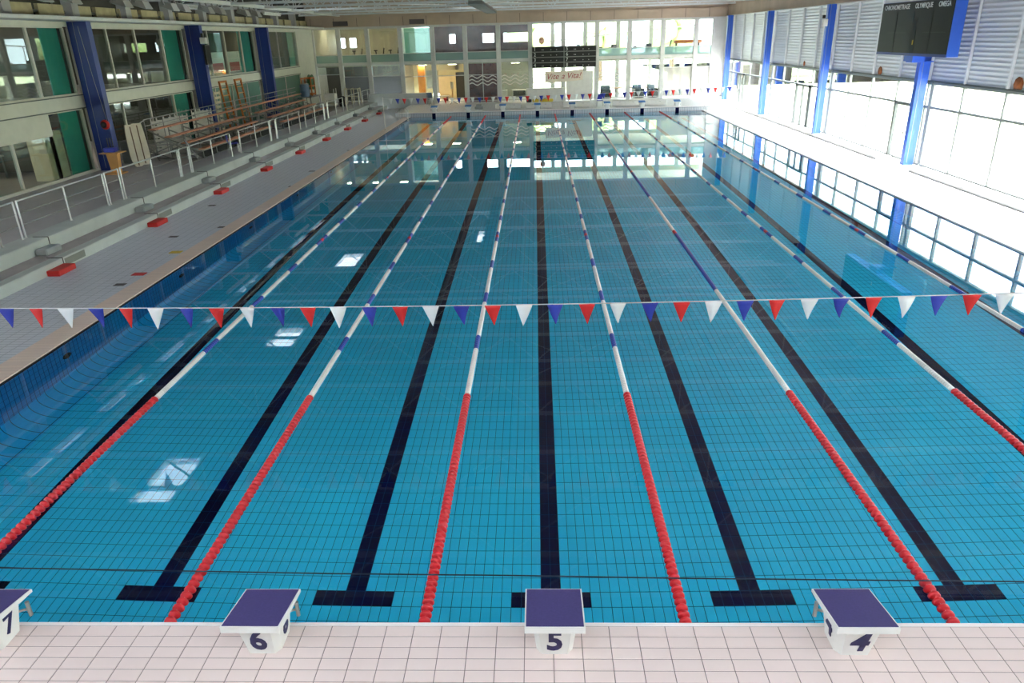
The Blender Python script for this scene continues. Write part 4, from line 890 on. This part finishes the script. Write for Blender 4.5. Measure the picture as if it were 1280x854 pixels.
# seats behind lower right glass
for i, (px, lb) in enumerate(((757, 'dark armchair behind the wave banded glass'), (798, 'dark armchair behind glass beside a tan seat'), (817, 'dark armchair behind glass nearest the frosted panes'))):
    x = at(px, 110, y=YF+1.2)[0]; t = thing('armchair', lb, 'armchair', (x, YF+1.2, ZE), None, .3*i)
    MB().bbox(-.4, .4, -.35, .35, 0, .5, .05).build('seat', 'black', t); MB().bbox(-.4, .4, .25, .4, .5, 1.0, .05).build('backrest', 'drum', t); MB().bbox(-.45, -.33, -.35, .3, .3, .7, .04).bbox(.33, .45, -.35, .3, .3, .7, .04).build('armrests', 'black', t)
for i, px in enumerate((770, 812, 790)):
    x = at(px, 112, y=YF+2.4)[0]; t = thing('lounge_table', ['tan round table behind the wave banded glass', 'tan round table beside dark armchairs', 'tan round table behind a white pillar'][i], 'table', (x, YF+2.4, ZE))
    MB().lathe([(.55, .7), (.55, .76)], n=18).build('top', 'plank', t); MB().lathe([(.05, .02), (.05, .7)], n=8).build('stem', 'steel_dull', t); MB().lathe([(.3, 0), (.3, .02)], n=14).build('foot', 'steel_dull', t)
for i, px in enumerate((625, 649)):
    x = at(px, 108, y=YF+2.2)[0]; t = thing('office_desk', ['white desk in the bright room behind wave bands', 'dark fronted desk in the bright room behind wave bands'][i], 'desk', (x, YF+2.6, ZE))
    MB().bbox(-.6, .6, -.35, .35, .72, .76, .01).build('top', 'white_plastic', t); MB().box(-.55, .55, -.3, -.28, .2, .72).build('modesty_panel', 'white_plastic' if i == 0 else 'board_grey', t)
    for a in (-.55, .55): MB().box(a-.03, a+.03, -.3, .3, 0, .72).build('leg', 'white_plastic', t)
# mats on the left deck
for px, py, m_, lb in ((174, 343, 'red_paint', 'small red marker plate lying on the left deck'), (220, 315.5, 'yellow', 'small yellow marker plate lying on the left deck')):
    p = at(px, py, z=ZD); t = thing('marker_plate', lb, 'marker', (p[0], p[1], ZD))
    MB().bbox(-.16, .16, -.11, .11, 0, .015, .004).build('plate', m_, t)
# --- lamps under the roof at the left
eb = thing('lamp_beam', 'long pale service beam carrying the floodlights on the left', 'beam', (-16.9, 20, 6.75))
MB().box(-.09, .09, -15, 38, .32, .5).build('box_section', 'ledge_white', eb); MB().tube((-.5, -15, .55), (-.5, 38, .55), .05, 8).build('conduit', 'column_blue', eb)
for q in range(11): MB().bar((0, -14+5.05*q, .5), (0, -14+5.05*q, 1.85), .06, .06).build('hanger', 'truss_white', eb)
fl = None
for px in (42, 79, 145, 170, 205, 220, 251, 266, 298, 312):
    y = at(px, 6, x=-16.9)[1]
    if fl is None:
        fl = thing('floodlight', 'grey floodlight with a pale glass tilted down from the service beam', 'floodlight', (-16.9, y, 6.75), 'floodlights on the left service beam'); fl.scale = (1.5, 1.5, 1.3)
        h_ = MB().add([(-.05, -.2, .02), (.34, -.2, -.12), (.34, .2, -.12), (-.05, .2, .02), (.0, -.16, .18), (.26, -.16, .1), (.26, .16, .1), (.0, .16, .18)], [(0,3,2,1),(4,5,6,7),(0,1,5,4),(1,2,6,5),(2,3,7,6),(3,0,4,7)]).build('housing', 'lamp_body', fl)
        MB().add([(-.03, -.18, .008), (.32, -.18, -.118), (.32, .18, -.118), (-.03, .18, .008), (-.034, -.18, -.002), (.316, -.18, -.128), (.316, .18, -.128), (-.034, .18, -.002)], [(0,3,2,1),(4,5,6,7),(0,1,5,4),(1,2,6,5),(2,3,7,6),(3,0,4,7)]).build('front_glass', 'lamp_glass', h_)
        MB().bar((.1, -.23, .05), (.05, -.23, .24), .03, .05).bar((.1, .23, .05), (.05, .23, .24), .03, .05).build('yoke', 'steel_dull', fl)
    else: dup(fl, (-16.9, y, 6.75)).scale = (1.5, 1.5, 1.3)
for k, y in enumerate((20.5, 33, 45)):
    t = thing('tube_lamp', 'white strip lamp hung under the roof above the gutter ledge', 'lamp', (-17.9, y, 6.9), 'strip lamps over the gutter ledge')
    MB().bbox(-.08, .08, -1.6, 1.6, .05, .14, .01).build('batten', 'white_plastic', t); MB().tube((0, -1.55, 0), (0, 1.55, 0), .05, 8).build('tube', 'white_plastic', t)
    for a in (-1.2, 1.2): MB().tube((0, a, .14), (0, a, 1.7), .01, 5).build('hanger', 'steel_dull', t)
lr = thing('lamp_row', 'row of slatted pale floodlights running lengthwise above the middle lanes', 'lamp row', (-4.6, 47, 6.95))
MB().box(-.35, .35, -8.5, 8.5, .16, .22).build('carrier', 'purlin_grey', lr)
for q in range(16):
    y = -8+q*1.07; b = MB().bbox(-.4, .4, -.16, .16, -.05, .03, .01).build('louvre', 'lamp_body', lr, (0, y, .06)); b.rotation_euler = (R_(35), 0, 0)
for q in range(4): MB().bar((0, -7.5+5*q, .2), (0, -7.5+5*q, 1.6), .05, .05).build('hanger', 'truss_white', lr)
# --- trees outside
def tree(loc, s, label):
    t = thing('tree', label, 'tree', loc, 'trees outside the windows')
    MB().lathe([(.22*s, 0), (.15*s, 1.5*s), (.10*s, 2.6*s)], n=8).build('trunk', 'bark', t)
    mb = MB()
    for q in range(9):
        c = Vector((random.uniform(-1, 1), random.uniform(-1, 1), 2.6+random.uniform(-.4, 1.6)))*s; r = random.uniform(.6, 1.0)*s
        mb.lathe([(r*math.sin(a)*random.uniform(.85, 1.1), -r*math.cos(a)) for a in np.linspace(.05, 3.09, 7)], c, 'z', 9)
    mb.build('crown', 'leaf', t)
for k in range(6): tree((52+random.uniform(-1, 2), 6+k*13.0+random.uniform(-1, 1), -.42), 1.5+random.uniform(-.2, .2), 'round green tree on the bank outside the right hand windows')
for k in range(4): tree((-2+k*9, 95+random.uniform(-1, 2), -.42), 1.8, 'round green tree on the bank behind the far windows')
